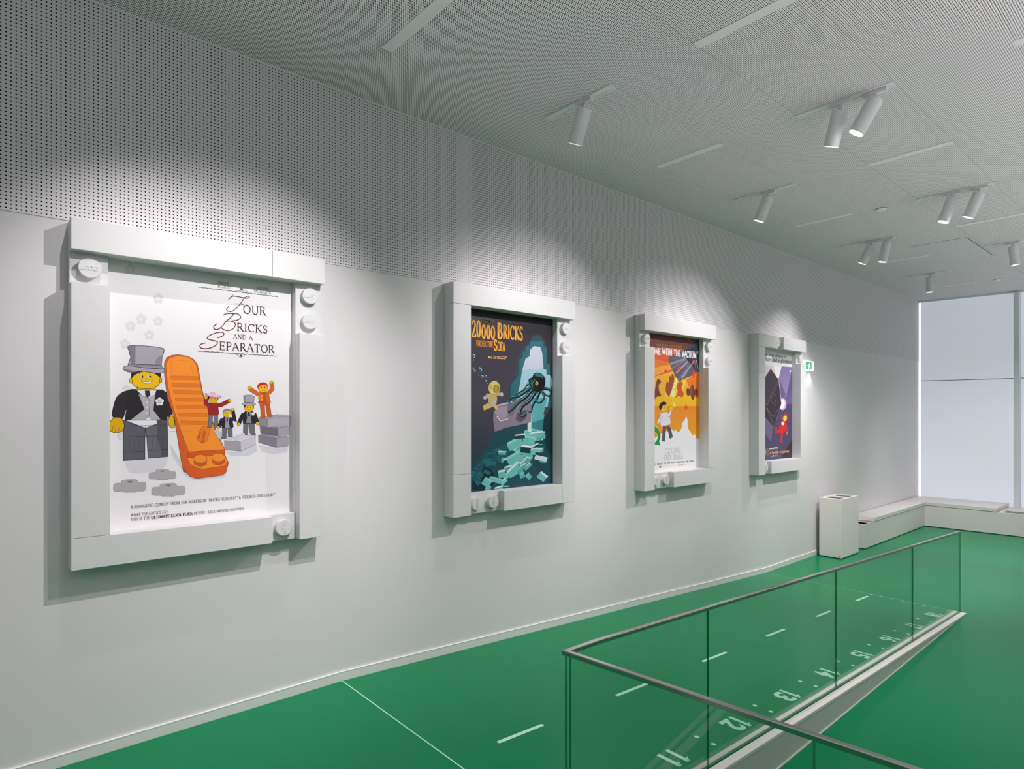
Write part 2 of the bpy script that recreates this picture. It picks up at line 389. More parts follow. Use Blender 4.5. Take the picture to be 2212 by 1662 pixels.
ART = [
[('G','efedef','eceaec','efedef'),('E','dcdadd',[506.4,2983.2,20.2,3.2,0.0,-23.8],0,0),('E','dcdadd',[534.7,2963.3,20.3,3.2,0.0,-23.9],0,0),
('E','dcdadd',[523.9,2922.3,20.3,3.1,0.0,-23.8],0,0),('E','dcdadd',[489.0,2917.0,20.1,3.0,0.0,-23.7],0,0),
('E','dcdadd',[478.2,2954.5,20.1,3.1,0.0,-23.7],0,0),('E','dcdadd',[755.0,2710.0,20.1,2.5,0.0,-23.1],0,0),
('E','dcdadd',[783.3,2689.9,20.3,2.5,0.0,-23.2],0,0),('E','dcdadd',[772.5,2650.4,20.2,2.4,0.0,-23.2],0,0),
('E','dcdadd',[737.6,2646.2,20.1,2.4,0.0,-23.1],0,0),('E','dcdadd',[726.9,2683.0,20.0,2.5,0.0,-23.1],0,0),
('E','dcdadd',[600.7,2481.8,20.6,2.1,0.0,-24.0],0,0),('E','dcdadd',[629.6,2460.3,20.7,2.1,0.0,-24.1],0,0),
('E','dcdadd',[618.5,2419.4,20.7,2.0,0.0,-24.1],0,0),('E','dcdadd',[582.9,2416.0,20.5,2.0,0.0,-24.0],0,0),
('E','dcdadd',[571.9,2454.4,20.5,2.1,0.0,-23.9],0,0),('E','dcdadd',[508.9,2399.0,19.1,1.8,0.0,-22.5],0,0),
('E','dcdadd',[535.8,2378.5,19.2,1.8,0.0,-22.6],0,0),('E','dcdadd',[525.5,2340.3,19.2,1.7,0.0,-22.6],0,0),
('E','dcdadd',[492.4,2337.3,19.1,1.7,0.0,-22.5],0,0),('E','dcdadd',[482.2,2373.5,19.0,1.8,0.0,-22.5],0,0),
('E','dcdadd',[752.4,2470.8,19.0,1.9,0.0,-21.8],0,0),('E','dcdadd',[779.1,2451.2,19.1,1.9,0.0,-21.9],0,0),
('E','dcdadd',[768.9,2414.1,19.1,1.8,0.0,-21.9],0,0),('E','dcdadd',[735.9,2410.9,18.9,1.8,0.0,-21.8],0,0),
('E','dcdadd',[725.8,2445.9,18.9,1.9,0.0,-21.8],0,0),('E','dcdadd',[672.0,2318.7,18.7,1.6,0.0,-21.7],0,0),
('E','dcdadd',[698.3,2298.8,18.8,1.6,0.0,-21.7],0,0),('E','dcdadd',[688.2,2262.1,18.8,1.5,0.0,-21.7],0,0),
('E','dcdadd',[655.8,2259.6,18.6,1.5,0.0,-21.6],0,0),('E','dcdadd',[645.9,2294.4,18.6,1.5,0.0,-21.6],0,0),
('E','dcdadd',[461.2,2211.6,17.9,1.4,0.0,-21.2],0,0),('E','dcdadd',[486.3,2191.9,18.0,1.3,0.0,-21.2],0,0),
('E','dcdadd',[476.7,2156.2,17.9,1.3,0.0,-21.2],0,0),('E','dcdadd',[445.7,2154.0,17.8,1.2,0.0,-21.1],0,0),
('E','dcdadd',[436.2,2188.2,17.8,1.3,0.0,-21.1],0,0),('E','dcdadd',[473.7,1748.6,15.8,0.4,0.0,-18.7],0,0),
('E','dcdadd',[495.9,1730.1,15.9,0.4,0.0,-18.8],0,0),('E','dcdadd',[487.4,1698.9,15.9,0.3,0.0,-18.7],0,0),
('E','dcdadd',[460.0,1698.4,15.8,0.3,0.0,-18.7],0,0),('E','dcdadd',[451.6,1729.0,15.7,0.4,0.0,-18.7],0,0),
('E','dcdadd',[430.1,1274.5,15.7,-0.4,0.0,-18.6],0,0),('E','dcdadd',[452.1,1255.0,15.7,-0.4,0.0,-18.7],0,0),
('E','dcdadd',[443.6,1224.4,15.7,-0.5,0.0,-18.6],0,0),('E','dcdadd',[416.5,1225.2,15.6,-0.5,0.0,-18.6],0,0),
('E','dcdadd',[408.2,1256.1,15.6,-0.4,0.0,-18.6],0,0),('P','dcdae0',4,[457,1001,484,906,548,865,711,873,811,905,845,1019]),
('P','d5d3dc',0,[862,1155,879,1037,1001,815,1089,749,1403,766,1412,827,1001,893]),
('P','d6d4dc',0,[1403,1053,1557,1041,1727,1135,1747,1038,1656,990,1460,999]),
('P','d6d4dc',0,[1757,1112,1965,1067,2104,1089,2083,1013,1912,999,1788,1037]),
('O','605e69','1c181c',26,0,[450,1412,445,1131,447,1000,634,1005,634,1215,642,1323]),
('O','6a6874','1c181c',26,0,[638,1323,652,1223,663,1013,844,1021,844,1098,837,1409]),
('P','55535e',0,[739,1410,747,1220,776,1101,777,1020,844,1021,844,1098,837,1409]),('L','1c181c',18,0,[447,1082,634,1088]),
('L','1c181c',18,0,[661,1089,843,1100]),('L','45434e',12,0,[500,1219,497,1096]),('L','45434e',12,0,[542,1218,539,1094]),
('L','45434e',12,0,[585,1216,581,1092]),('L','45434e',12,0,[703,1221,703,1104]),('L','45434e',12,0,[747,1220,747,1102]),
('L','45434e',12,0,[791,1219,791,1100]),('L','1c181c',18,0,[466,1236,631,1242,754,1237]),('L','1c181c',14,0,[466,1351,835,1354]),
('L','1c181c',14,0,[637,1348,637,1223]),
('O','2f2a31','1c181c',26,3,[511,1720,442,1690,394,1644,370,1571,353,1450,407,1433,442,1425,466,1506,504,1589]),
('O','2f2a31','1c181c',26,3,[791,1723,843,1677,861,1601,880,1490,873,1455,843,1439,813,1507]),
('O','2b262d','1c181c',26,0,[514,1722,469,1474,464,1408,837,1409,824,1558,791,1723]),('P','e9e6ec',0,[560,1721,638,1627,656,1607,725,1675,736,1717]),
('P','b6b2bb',0,[578,1680,631,1519,511,1411,631,1410,667,1436,706,1409,774,1414,710,1507,725,1675,663,1640]),
('P','f0eef2',0,[631,1410,667,1438,696,1411]),('P','2f2a31',0,[634,1713,674,1714,681,1666,659,1636,637,1665]),
('L','1c181c',14,0,[578,1680,667,1628,677,1607,674,1456,631,1410]),('E','d8d5dc',[650.1,1596.7,12.2,0.1,0.0,-14.2],'5a5660',10),
('E','d8d5dc',[650.1,1540.0,12.2,0.1,0.0,-14.2],'5a5660',10),('E','d8d5dc',[650.1,1481.5,12.2,-0.0,0.0,-14.2],'5a5660',10),
('E','e8e6ea',[766.4,1626.8,16.1,0.2,0.0,-18.5],0,0),('E','e8e6ea',[788.9,1608.3,16.2,0.2,0.0,-18.5],0,0),
('E','e8e6ea',[780.3,1577.7,16.1,0.1,0.0,-18.5],0,0),('E','e8e6ea',[752.4,1577.4,16.0,0.1,0.0,-18.4],0,0),
('E','e8e6ea',[743.9,1607.7,16.0,0.2,0.0,-18.4],0,0),('E','c9c7cd',[766.4,1599.6,16.2,0.2,0.0,-18.6],'5a5660',10),
('O','e0aa10','1c181c',24,4,[370,1438,333,1385,330,1321,353,1292,387,1283,435,1298,457,1351,442,1400,425,1433]),
('L','1c181c',14,4,[353,1292,357,1328,363,1353]),('L','1c181c',14,4,[380,1283,382,1320,386,1344]),('L','1c181c',14,4,[407,1287,407,1319,409,1340]),
('O','e0b010','1c181c',24,3,[865,1464,846,1404,854,1345,880,1325,903,1327,901,1404,884,1455]),
('O','e6b412','1c181c',24,0,[567,1771,566,1723,609,1721,725,1721,726,1767]),
('O','f0bf16','1c181c',26,4,[518,1885,516,1811,539,1762,588,1737,652,1732,717,1742,758,1777,772,1828,772,1896,725,1919,638,1922,567,1912]),
('E','f0bf16',[512.9,1810.9,11.2,0.4,0.0,-28.0],'1c181c',20),('E','e0aa10',[775.9,1823.8,11.1,0.4,0.0,-28.8],'1c181c',20),
('P','2a2226',4,[514,1910,516,1836,546,1870,595,1897,638,1908,696,1905,754,1865,772,1857,772,1921]),
('E','fbfafa',[610.8,1857.3,14.3,0.5,0.0,-18.3],'1c181c',10),('E','1c181c',[612.3,1855.7,9.3,0.3,0.0,-13.3],0,0),
('E','fbfafa',[678.2,1859.9,14.5,0.5,0.0,-18.4],'1c181c',10),('E','1c181c',[679.7,1858.3,9.4,0.4,0.0,-13.4],0,0),
('L','1c181c',16,4,[581,1884,606,1895,631,1890]),('L','1c181c',16,4,[663,1893,685,1902,710,1889]),('L','b88a10',12,4,[645,1844,652,1828,642,1823]),
('O','faf8f6','1c181c',20,4,[602,1818,624,1806,652,1803,685,1810,699,1824,685,1796,652,1784,620,1796]),
('O','a9a4ad','1c181c',28,0,[484,2153,504,2170,617,2172,725,2170,798,2159,809,2139,791,2066,783,1981,490,1978,511,2049]),
('P','7f7a84',0,[490,2151,511,2168,553,2169,549,1977,511,1977,511,2049]),('P','8b8690',4,[802,2092,754,2064,725,2011,739,1980,783,1981,791,2066]),
('O','98939d','1c181c',22,0,[489,1978,783,1979,802,1948,484,1945]),
('O','a9a4ad','1c181c',26,4,[445,1931,462,1955,511,1961,617,1947,725,1944,810,1948,810,1906,725,1895,638,1908,567,1904,511,1895,459,1911]),
('P','7f7a84',3,[459,1911,511,1895,567,1904,511,1916,469,1928]),
('O','dc5f28','33180c',20,0,[809,2001,831,2065,883,2093,943,2101,1027,2091,1085,2060,1123,2007,1174,1707,1231,1520,1268,1403,1324,1239,1400,1072,1398,1015,1437,923,1410,819,1372,790,1117,770,1052,798,1017,841,989,853,968,962,899,1446,838,1636,811,1869]),
('O','fb9330','7a3412',10,0,[825,1992,857,2057,939,2089,1027,2081,1076,2054,1114,1996,1165,1707,1222,1520,1262,1403,1315,1239,1400,1072,1038,1062,968,1278,893,1529,842,1758]),
('P','d65b26',0,[1038,1057,1400,1067,1395,1016,1023,998]),('P','fb9330',0,[1027,998,1395,1016,1429,931,1391,892,1185,869,1117,883,1058,927]),
('L','33180c',14,0,[1038,1062,1400,1072]),('L','33180c',12,0,[1027,998,1395,1016]),('L','33180c',12,0,[1058,927,1117,883,1185,869,1391,892,1429,931]),
('L','33180c',12,0,[1038,1062,1027,998]),('O','dc5f28','33180c',12,0,[996,856,1000,905,1023,849]),
('O','d65b26','33180c',12,0,[1089,985,1216,983,1212,918,1170,900,1129,903,1093,925]),('E','fb9330',[1152.0,981.7,65.1,-3.4,0.0,-45.3],'7a3412',12),
('O','d65b26','33180c',12,0,[1267,991,1399,990,1394,923,1352,905,1309,907,1272,930]),('E','fb9330',[1332.8,987.7,67.4,-3.4,0.0,-46.1],'7a3412',12),
('O','ef7a26','a84a18',10,0,[872,1873,1131,1876,1135,1859,1131,1841,878,1836,869,1854]),
('O','ef7a26','a84a18',10,0,[879,1796,1145,1797,1149,1780,1145,1762,884,1759,876,1777]),
('O','ef7a26','a84a18',10,0,[895,1719,1167,1718,1171,1701,1167,1683,901,1681,893,1700]),
('O','ef7a26','a84a18',10,0,[913,1641,1185,1639,1190,1621,1185,1604,919,1604,910,1623]),
('O','ef7a26','a84a18',10,0,[927,1564,1200,1559,1204,1541,1200,1524,932,1526,924,1545]),
('O','ef7a26','a84a18',10,0,[945,1481,1217,1474,1222,1456,1217,1439,950,1444,942,1462]),
('O','ef7a26','a84a18',10,0,[954,1397,1235,1387,1239,1370,1235,1352,960,1359,952,1378]),('L','c25a1c',10,0,[876,1901,872,2043,1059,2035,1076,1893]),
('L','c25a1c',10,0,[858,1288,1059,1280]),('O','ee7d28','6a2c0c',14,0,[1157,1307,1188,1342,1235,1334,1251,1297,1217,1178,1174,1147,1116,1197]),
('O','d9642a','6a2c0c',12,0,[1157,1275,1142,1204,1128,1212,1142,1283]),('O','d9642a','6a2c0c',12,0,[1188,1290,1203,1274,1185,1163,1162,1160]),
('O','77747f','1c181c',12,0,[1276,1466,1233,1466,1230,1347,1222,1343,1222,1323,1268,1322]),
('O','77747f','1c181c',12,0,[1283,1466,1326,1466,1329,1345,1337,1341,1337,1321,1290,1322]),
('O','9c2626','1c181c',12,3,[1230,1458,1228,1521,1236,1577,1260,1597,1299,1598,1324,1578,1332,1522,1329,1457]),
('P','9c2626',0,[1259,1593,1300,1594,1295,1522,1304,1462,1255,1462,1264,1522]),('L','1c181c',223,0,[1235,1569,1207,1585,1207,1648]),
('L','9c2626',204,0,[1235,1569,1207,1585,1207,1648]),('E','e8b41a',[1206.8,1648.2,15.2,0.2,0.0,-18.2],'1c181c',12),
('L','1c181c',223,0,[1325,1570,1361,1570,1447,1619]),('L','9c2626',204,0,[1325,1570,1361,1570,1447,1619]),
('E','e8b41a',[1446.8,1619.3,15.9,0.2,0.0,-18.7],'1c181c',12),('E','e8b41a',[1279.4,1633.3,45.9,0.6,0.0,-47.9],'1c181c',12),
('P','241c22',3,[1232,1625,1228,1664,1258,1689,1298,1692,1327,1666,1329,1622,1316,1658,1287,1667,1250,1657]),
('E','d88ec0',[1279.4,1673.3,83.5,-15.2,-3.9,-23.6],'1c181c',12),('E','f0cfe2',[1279.4,1681.2,72.5,-13.1,-2.9,-17.7],0,0),
('E','e9b9d6',[1275.8,1693.2,33.0,0.6,0.0,-18.0],0,0),('E','1c181c',[1263.0,1639.1,5.1,0.1,0.0,-7.2],0,0),
('E','1c181c',[1295.9,1639.6,5.1,0.1,0.0,-7.2],0,0),('L','1c181c',9,4,[1261,1615,1279,1607,1298,1616]),
('O','6f6d79','1c181c',12,0,[1420,1321,1371,1321,1368,1212,1359,1209,1359,1191,1413,1189]),
('O','6f6d79','1c181c',12,0,[1426,1320,1475,1320,1478,1209,1488,1205,1488,1187,1433,1189]),
('O','2b272f','1c181c',12,3,[1368,1314,1365,1372,1374,1423,1402,1441,1444,1441,1472,1423,1481,1371,1478,1312]),
('P','a29eaa',0,[1400,1438,1446,1437,1440,1371,1451,1316,1396,1317,1406,1372]),('P','5a35b0',0,[1416,1434,1430,1434,1433,1390,1423,1379,1413,1390]),
('L','1c181c',201,0,[1373,1416,1349,1354,1332,1322]),('L','2b272f',182,0,[1373,1416,1349,1354,1332,1322]),
('E','ecb91a',[1332.1,1322.1,14.0,-0.2,0.0,-16.7],'1c181c',12),('L','1c181c',201,0,[1473,1415,1498,1408,1478,1518]),
('L','2b272f',182,0,[1473,1415,1498,1408,1478,1518]),('E','ecb91a',[1477.7,1518.0,14.4,0.0,0.0,-16.9],'1c181c',12),
('E','ecb91a',[1423.0,1474.1,42.7,-0.1,0.0,-43.9],'1c181c',12),
('P','8d8a95',3,[1379,1467,1376,1503,1403,1525,1440,1527,1467,1503,1469,1463,1457,1496,1430,1505,1396,1496]),
('E','1c181c',[1407.8,1479.6,4.7,-0.0,0.0,-6.6],0,0),('E','1c181c',[1438.4,1479.5,4.8,-0.0,0.0,-6.6],0,0),
('L','1c181c',9,4,[1406,1458,1423,1450,1440,1458]),('E','efedf0',[1453.5,1460.8,7.7,-0.0,0.0,-8.3],0,0),
('E','efedf0',[1464.3,1452.3,7.7,-0.0,0.0,-8.3],0,0),('E','efedf0',[1460.1,1438.7,7.7,-0.0,0.0,-8.3],0,0),
('E','efedf0',[1446.8,1438.8,7.7,-0.0,0.0,-8.2],0,0),('E','efedf0',[1442.7,1452.4,7.7,-0.0,0.0,-8.2],0,0),
('O','c9c6cf','5a5660',12,3,[1285,1283,1315,1299,1345,1275,1360,1230,1351,1188,1327,1205]),
('O','6f6d79','1c181c',12,0,[1649,1369,1594,1369,1590,1248,1580,1244,1580,1224,1641,1222]),
('O','6f6d79','1c181c',12,0,[1656,1369,1712,1368,1716,1245,1726,1241,1726,1220,1664,1222]),
('O','29252c','1c181c',12,3,[1590,1361,1587,1426,1597,1483,1628,1503,1677,1503,1709,1482,1719,1425,1716,1360]),
('P','8f8b96',0,[1626,1499,1679,1499,1672,1425,1684,1364,1621,1365,1633,1426]),('P','29252c',0,[1645,1495,1660,1495,1664,1446,1653,1434,1641,1446]),
('L','1c181c',219,0,[1596,1475,1568,1418,1542,1354]),('L','29252c',200,0,[1596,1475,1568,1418,1542,1354]),
('E','ecb91a',[1541.6,1353.8,15.9,-0.2,0.0,-18.5],'1c181c',12),('L','1c181c',219,0,[1710,1474,1730,1417,1746,1359]),
('L','29252c',200,0,[1710,1474,1730,1417,1746,1359]),('E','ecb91a',[1746.2,1359.2,16.6,-0.2,0.0,-18.9],'1c181c',12),
('E','ecb91a',[1652.6,1539.6,48.6,0.2,0.0,-48.9],'1c181c',12),
('P','2a2226',3,[1603,1531,1599,1572,1629,1596,1672,1599,1703,1572,1705,1527,1691,1564,1660,1574,1622,1564]),
('O','a9a4ad','1c181c',12,0,[1603,1580,1593,1677,1633,1688,1676,1687,1715,1671,1703,1577]),('P','8b8690',0,[1603,1580,1595,1677,1614,1683,1620,1578]),
('P','77727c',0,[1601,1588,1599,1604,1707,1601,1705,1585]),('E','a9a4ad',[1652.6,1580.3,75.9,-1.8,-0.4,-14.2],'1c181c',12),
('E','1c181c',[1635.2,1545.6,5.4,0.0,0.0,-7.3],0,0),('E','1c181c',[1670.0,1545.8,5.4,0.0,0.0,-7.3],0,0),
('L','1c181c',9,4,[1633,1521,1653,1513,1672,1521]),('E','efedf0',[1697.1,1480.5,7.5,-0.0,0.0,-7.9],0,0),
('E','efedf0',[1707.7,1472.4,7.5,-0.0,0.0,-7.9],0,0),('E','efedf0',[1703.7,1459.4,7.5,-0.0,0.0,-7.9],0,0),
('E','efedf0',[1690.6,1459.4,7.5,-0.0,0.0,-7.9],0,0),('E','efedf0',[1686.6,1472.4,7.5,-0.0,0.0,-7.9],0,0),
('P','9b97a2',0,[1755,1229,1893,1243,2102,1203,1963,1179]),('O','85808b','55515a',9,0,[1755,1229,1963,1179,1959,1073,1758,1138]),
('O','a7a3ae','55515a',9,0,[1963,1179,2102,1203,2099,1092,1959,1073]),('P','9b97a2',0,[1774,1327,1893,1345,2113,1325,1979,1303]),
('O','756d77','55515a',9,0,[1774,1327,1979,1303,1976,1207,1781,1239]),('O','a7a3ae','55515a',9,0,[1979,1303,2113,1325,2109,1220,1979,1203]),
('P','aaa6b0',0,[1761,1428,1959,1465,2095,1454,2130,1440,1859,1407]),('O','8e8a95','55515a',9,0,[1761,1428,1859,1407,1859,1312,1761,1334]),
('O','b4b0ba','55515a',9,0,[1859,1407,2130,1440,2126,1335,1859,1312]),('E','b9b5bf',[1999.7,1441.7,25.8,-0.1,0.0,-11.7],'6a6670',8),
('E','b9b5bf',[2054.1,1449.8,26.0,-0.1,0.0,-11.8],'6a6670',8),('E','b9b5bf',[1866.1,1427.5,25.1,-0.2,0.0,-11.6],'6a6670',8),
('E','b9b5bf',[1993.0,1323.2,25.7,-0.4,0.0,-11.7],'6a6670',8),('E','b9b5bf',[2047.3,1332.7,26.0,-0.4,0.0,-11.8],'6a6670',8),
('E','b9b5bf',[1959.3,1196.7,25.6,-0.7,0.0,-11.7],'6a6670',8),('E','b9b5bf',[2026.9,1212.1,25.9,-0.7,0.0,-11.8],'6a6670',8),
('P','dedbe3',0,[1392,1174,1546,1235,1726,1213,1561,1158]),('O','a69ea9','55515a',9,0,[1392,1174,1561,1158,1565,1046,1396,1072]),
('O','cdc8d4','55515a',9,0,[1561,1158,1726,1213,1723,1119,1565,1046]),('P','c8c4cf',0,[1427,1197,1468,1195,1468,1178,1427,1180]),
('E','e0dde6',[1447.4,1197.3,20.8,-0.6,0.0,-9.8],'8a8690',7),('P','c8c4cf',0,[1494,1185,1536,1184,1536,1167,1494,1168]),
('E','e0dde6',[1514.9,1186.1,21.0,-0.6,0.0,-9.9],'8a8690',7),('P','c8c4cf',0,[1472,1211,1514,1210,1514,1193,1472,1194]),
('E','e0dde6',[1493.3,1211.7,21.0,-0.6,0.0,-9.9],'8a8690',7),('P','c8c4cf',0,[1540,1200,1583,1199,1583,1181,1540,1183]),
('E','e0dde6',[1561.4,1200.5,21.2,-0.6,0.0,-9.9],'8a8690',7),('P','c8c4cf',0,[1519,1225,1561,1224,1561,1207,1519,1208]),
('E','e0dde6',[1539.6,1226.3,21.1,-0.6,0.0,-9.9],'8a8690',7),('P','c8c4cf',0,[1587,1214,1630,1213,1630,1196,1587,1197]),
('E','e0dde6',[1608.4,1215.2,21.4,-0.6,0.0,-10.0],'8a8690',7),('P','c8c4cf',0,[1565,1240,1608,1239,1608,1222,1565,1223]),
('E','e0dde6',[1586.4,1241.0,21.3,-0.5,0.0,-10.0],'8a8690',7),('P','c8c4cf',0,[1634,1229,1677,1228,1677,1211,1634,1212]),
('E','e0dde6',[1655.7,1229.9,21.6,-0.6,0.0,-10.0],'8a8690',7),
('O','cf5a1e','1c181c',12,0,[1824,1585,1774,1578,1786,1447,1777,1442,1780,1420,1834,1426]),
('O','cf5a1e','1c181c',12,0,[1832,1586,1882,1593,1901,1461,1911,1458,1914,1436,1859,1429]),
('O','d9661e','1c181c',12,3,[1772,1569,1761,1638,1763,1700,1789,1726,1833,1733,1865,1715,1881,1655,1886,1584]),
('P','c4501c',0,[1788,1722,1836,1729,1839,1649,1857,1585,1800,1577,1803,1644]),('L','1c181c',234,0,[1763,1692,1705,1727,1655,1763]),
('L','d9661e',215,0,[1763,1692,1705,1727,1655,1763]),('E','e8b41a',[1655.0,1763.5,17.3,0.4,0.0,-20.0],'1c181c',12),
('L','1c181c',234,0,[1867,1706,1912,1758,1902,1837]),('L','d9661e',215,0,[1867,1706,1912,1758,1902,1837]),
('E','e8b41a',[1902.4,1836.9,18.2,0.6,0.0,-20.4],'1c181c',12),('E','e8b41a',[1806.5,1768.8,52.9,8.0,6.1,-52.3],'1c181c',12),
('P','d81f16',3,[1753,1752,1744,1795,1774,1826,1820,1835,1857,1812,1865,1764,1846,1801,1811,1807,1770,1790]),
('E','1c181c',[1786.8,1772.5,5.9,0.2,0.0,-7.9],0,0),('E','1c181c',[1824.8,1778.2,6.0,0.2,0.0,-7.9],0,0),
('L','1c181c',9,4,[1788,1746,1810,1740,1830,1752]),('L','b01fa0',60,0,[1752,1607,1827,1606]),('E','e9b21c',[1761.5,1654.1,13.0,0.2,0.0,-13.5],0,0),
('E','e9b21c',[1797.2,1634.3,13.0,0.2,0.0,-13.5],0,0),('E','e9b21c',[1793.9,1674.9,13.0,0.2,0.0,-13.5],0,0),
('O','b3aeb3','a49fa5',10,3,[366,772,408,778,450,766,450,701,408,692,366,708]),
('O','b3aeb3','a49fa5',10,3,[553,768,597,774,641,761,641,689,597,680,553,696]),
('O','b3aeb3','a49fa5',10,3,[433,803,501,806,571,792,571,684,501,678,433,696]),('P','7c6f76',0,[474,792,529,788,504,769]),
('O','b3aeb3','a49fa5',10,3,[673,862,709,867,746,857,746,802,709,795,673,807]),
('O','b3aeb3','a49fa5',10,3,[836,860,874,865,912,855,912,794,874,786,836,799]),
('O','b3aeb3','a49fa5',10,3,[731,888,791,892,852,880,852,789,791,783,731,798]),('P','7c6f76',0,[767,879,815,876,793,860]),
('O','b3aeb3','a49fa5',10,3,[697,706,742,711,789,698,789,629,742,621,697,638]),
('O','b3aeb3','a49fa5',10,3,[902,700,950,706,998,692,998,615,950,607,902,624]),
('O','b3aeb3','a49fa5',10,3,[770,737,845,741,921,725,921,611,845,605,770,625]),('P','7c6f76',0,[815,726,875,721,848,701]),
('L','1c181c',26,0,[1132,2843,1144,2847,1157,2849,1169,2847,1181,2843,1193,2847,1206,2849,1218,2847,1230,2843,1243,2847,1255,2849,1268,2847,1280,2843,1293,2847,1306,2849,1318,2847,1331,2843,1343,2847,1356,2849,1369,2847,1382,2843,1395,2847,1407,2849,1420,2847,1433,2843,1446,2847,1459,2849,1472,2847,1485,2843,1498,2847,1511,2849,1524,2847,1538,2843,1551,2847,1564,2849,1577,2847,1591,2843,1604,2847,1617,2849,1631,2847,1644,2843,1658,2847,1671,2849,1685,2847,1698,2843,1712,2847,1725,2849,1739,2847,1753,2843,1767,2847,1780,2849,1794,2847,1808,2843,1822,2847,1836,2849,1850,2847,1864,2843,1878,2847,1892,2849,1906,2847,1920,2843,1934,2847,1949,2849,1963,2847,1977,2843]),
('L','1c181c',22,0,[1575,2868,1553,2887]),('L','1c181c',22,0,[1575,2868,1563,2896]),('L','1c181c',22,0,[1575,2868,1575,2901]),
('L','1c181c',22,0,[1575,2868,1587,2899]),('L','1c181c',22,0,[1575,2868,1596,2892]),
('L','1c181c',18,3,[1516,2845,1538,2865,1559,2854,1575,2873,1591,2858,1613,2875,1635,2857]),
('L','3a1218',26,0,[1124,2157,1136,2153,1148,2151,1160,2153,1172,2157,1185,2153,1197,2151,1209,2152,1222,2156,1234,2152,1247,2150,1259,2152,1272,2156,1284,2152,1297,2150,1309,2152,1322,2156,1335,2151,1347,2150,1360,2151,1373,2155,1385,2151,1398,2149,1411,2151,1424,2155,1437,2151,1450,2149,1463,2150,1476,2154,1489,2150,1502,2148,1515,2150,1528,2154,1541,2150,1555,2148,1568,2150,1581,2154,1594,2149,1608,2147,1621,2149,1635,2153,1648,2149,1661,2147,1675,2149,1689,2153,1702,2148,1716,2147,1729,2148,1743,2152,1757,2148,1771,2146,1784,2148,1798,2152,1812,2148,1826,2146,1840,2147,1854,2152,1868,2147,1882,2145,1896,2147,1910,2151,1924,2147,1939,2145,1953,2146,1967,2151]),
('L','3a1218',22,0,[1566,2137,1544,2113]),('L','3a1218',22,0,[1566,2137,1554,2106]),('L','3a1218',22,0,[1566,2137,1566,2103]),
('L','3a1218',22,0,[1566,2137,1577,2107]),('L','3a1218',22,0,[1566,2137,1587,2116]),
('L','3a1218',18,3,[1507,2147,1528,2132,1550,2147,1566,2131,1581,2149,1603,2136,1625,2151]),
('T', '1c181c', 'HUGE', [1328, 2908, 1445, 29], 'serif', 1.0, 0),('T', '1c181c', 'BUILD', [1324, 2869, 1454, 29], 'serif', 1.0, 0),
('T', '1c181c', 'ANDIE', [1738, 2907, 1870, 28], 'serif', 1.0, 0),('T', '1c181c', 'MCBRICK', [1706, 2865, 1904, 31], 'serif', 1.0, 0),
('T', '3a1218', 'OUR', [1589, 2612, 1841, 95], 'serif', 1.0, 0),('T', '3a1218', 'RICKS', [1522, 2407, 1860, 86], 'serif', 1.0, 0),
('T', '3a1218', 'AND A', [1484, 2315, 1695, 50], 'serif', 1.0, 0),('T', '3a1218', 'EPARATOR', [1342, 2181, 1937, 89], 'serif', 1.0, 0),
('L','6a1a1e',42,6,[1433,2740,1467,2783,1504,2794,1566,2790,1628,2786,1657,2803,1650,2812,1628,2806,1597,2779,1566,2722,1522,2665,1479,2624,1436,2616,1417,2630,1419,2646,1439,2674]),
('L','6a1a1e',30,0,[1433,2740,1454,2772,1485,2808]),('L','6a1a1e',26,6,[1496,2706,1534,2712,1597,2709]),
('L','6a1a1e',42,6,[1379,2567,1412,2587,1473,2597,1534,2597,1562,2573,1559,2550,1522,2526,1467,2511,1497,2497,1508,2472,1491,2434,1454,2408,1412,2401,1376,2414,1358,2435]),
('L','6a1a1e',26,0,[1394,2507,1467,2511]),
('L','6a1a1e',46,6,[1494,2602,1467,2560,1412,2502,1376,2453,1340,2414,1304,2401,1286,2416,1289,2439,1319,2467]),
('L','6a1a1e',42,6,[1319,2319,1328,2314,1364,2329,1388,2353,1382,2372,1352,2376,1292,2358,1239,2328,1219,2304,1233,2286,1275,2280,1316,2270,1322,2254,1304,2227,1257,2198,1198,2184,1158,2188,1146,2209,1164,2233,1204,2246]),
('T', '1c181c', 'A ROMANTIC COMEDY FROM THE MAKERS OF "BRICKS ACTUALLY" & "CLICKITS JONES DIARY"', [508, 509, 1949, 31], 'serif', 1.0, 0),
('T', '1c181c', 'WHAT THE CRITICS SAY:', [506, 427, 847, 28], 'serif', 1.0, 0.25),('T', '1c181c', 'THIS IS THE', [508, 383, 679, 28], 'serif', 1.0, 0),
('T', '1c181c', 'ULTIMATE CLICK FLICK', [690, 381, 1076, 28], 'serif', 1.8, 0),
('T', '1c181c', 'MOVIE! - LEGO MOVIES MONTHLY', [1089, 381, 1602, 29], 'serif', 1.0, 0),],
[('G','1e1c24','4a4452','0f3a42'),
('P','274a55',0,[1128,1563,1170,1824,1247,1911,1324,2090,1401,2365,1471,2455,1560,2541,1640,2627,1721,2728,1850,2752,1933,2650,2008,2552,2018,2284,2141,2221,2141,1568]),
('P','2b6a72',0,[1213,1564,1247,1904,1332,1999,1410,2094,1410,2306,1480,2363,1480,2442,1560,2447,1560,2541,1640,2547,1640,2621,1933,2643,1933,2547,2008,2552,2008,2277,2075,2280,2075,2024,2141,1971,2141,1568]),
('P','9fc9d6',0,[1315,1564,1419,1909,1471,2149,1542,2339,1631,2385,1631,2479,1721,2552,1859,2548,1905,2456,1933,2190,1999,2180,1999,2097,2075,2100,2141,2012,2075,1789,2018,1567]),
('P','c9cbdc',0,[1475,2156,1551,2347,1631,2378,1635,2472,1721,2550,1859,2548,1901,2456,1931,2225,1794,2171,1631,2183]),
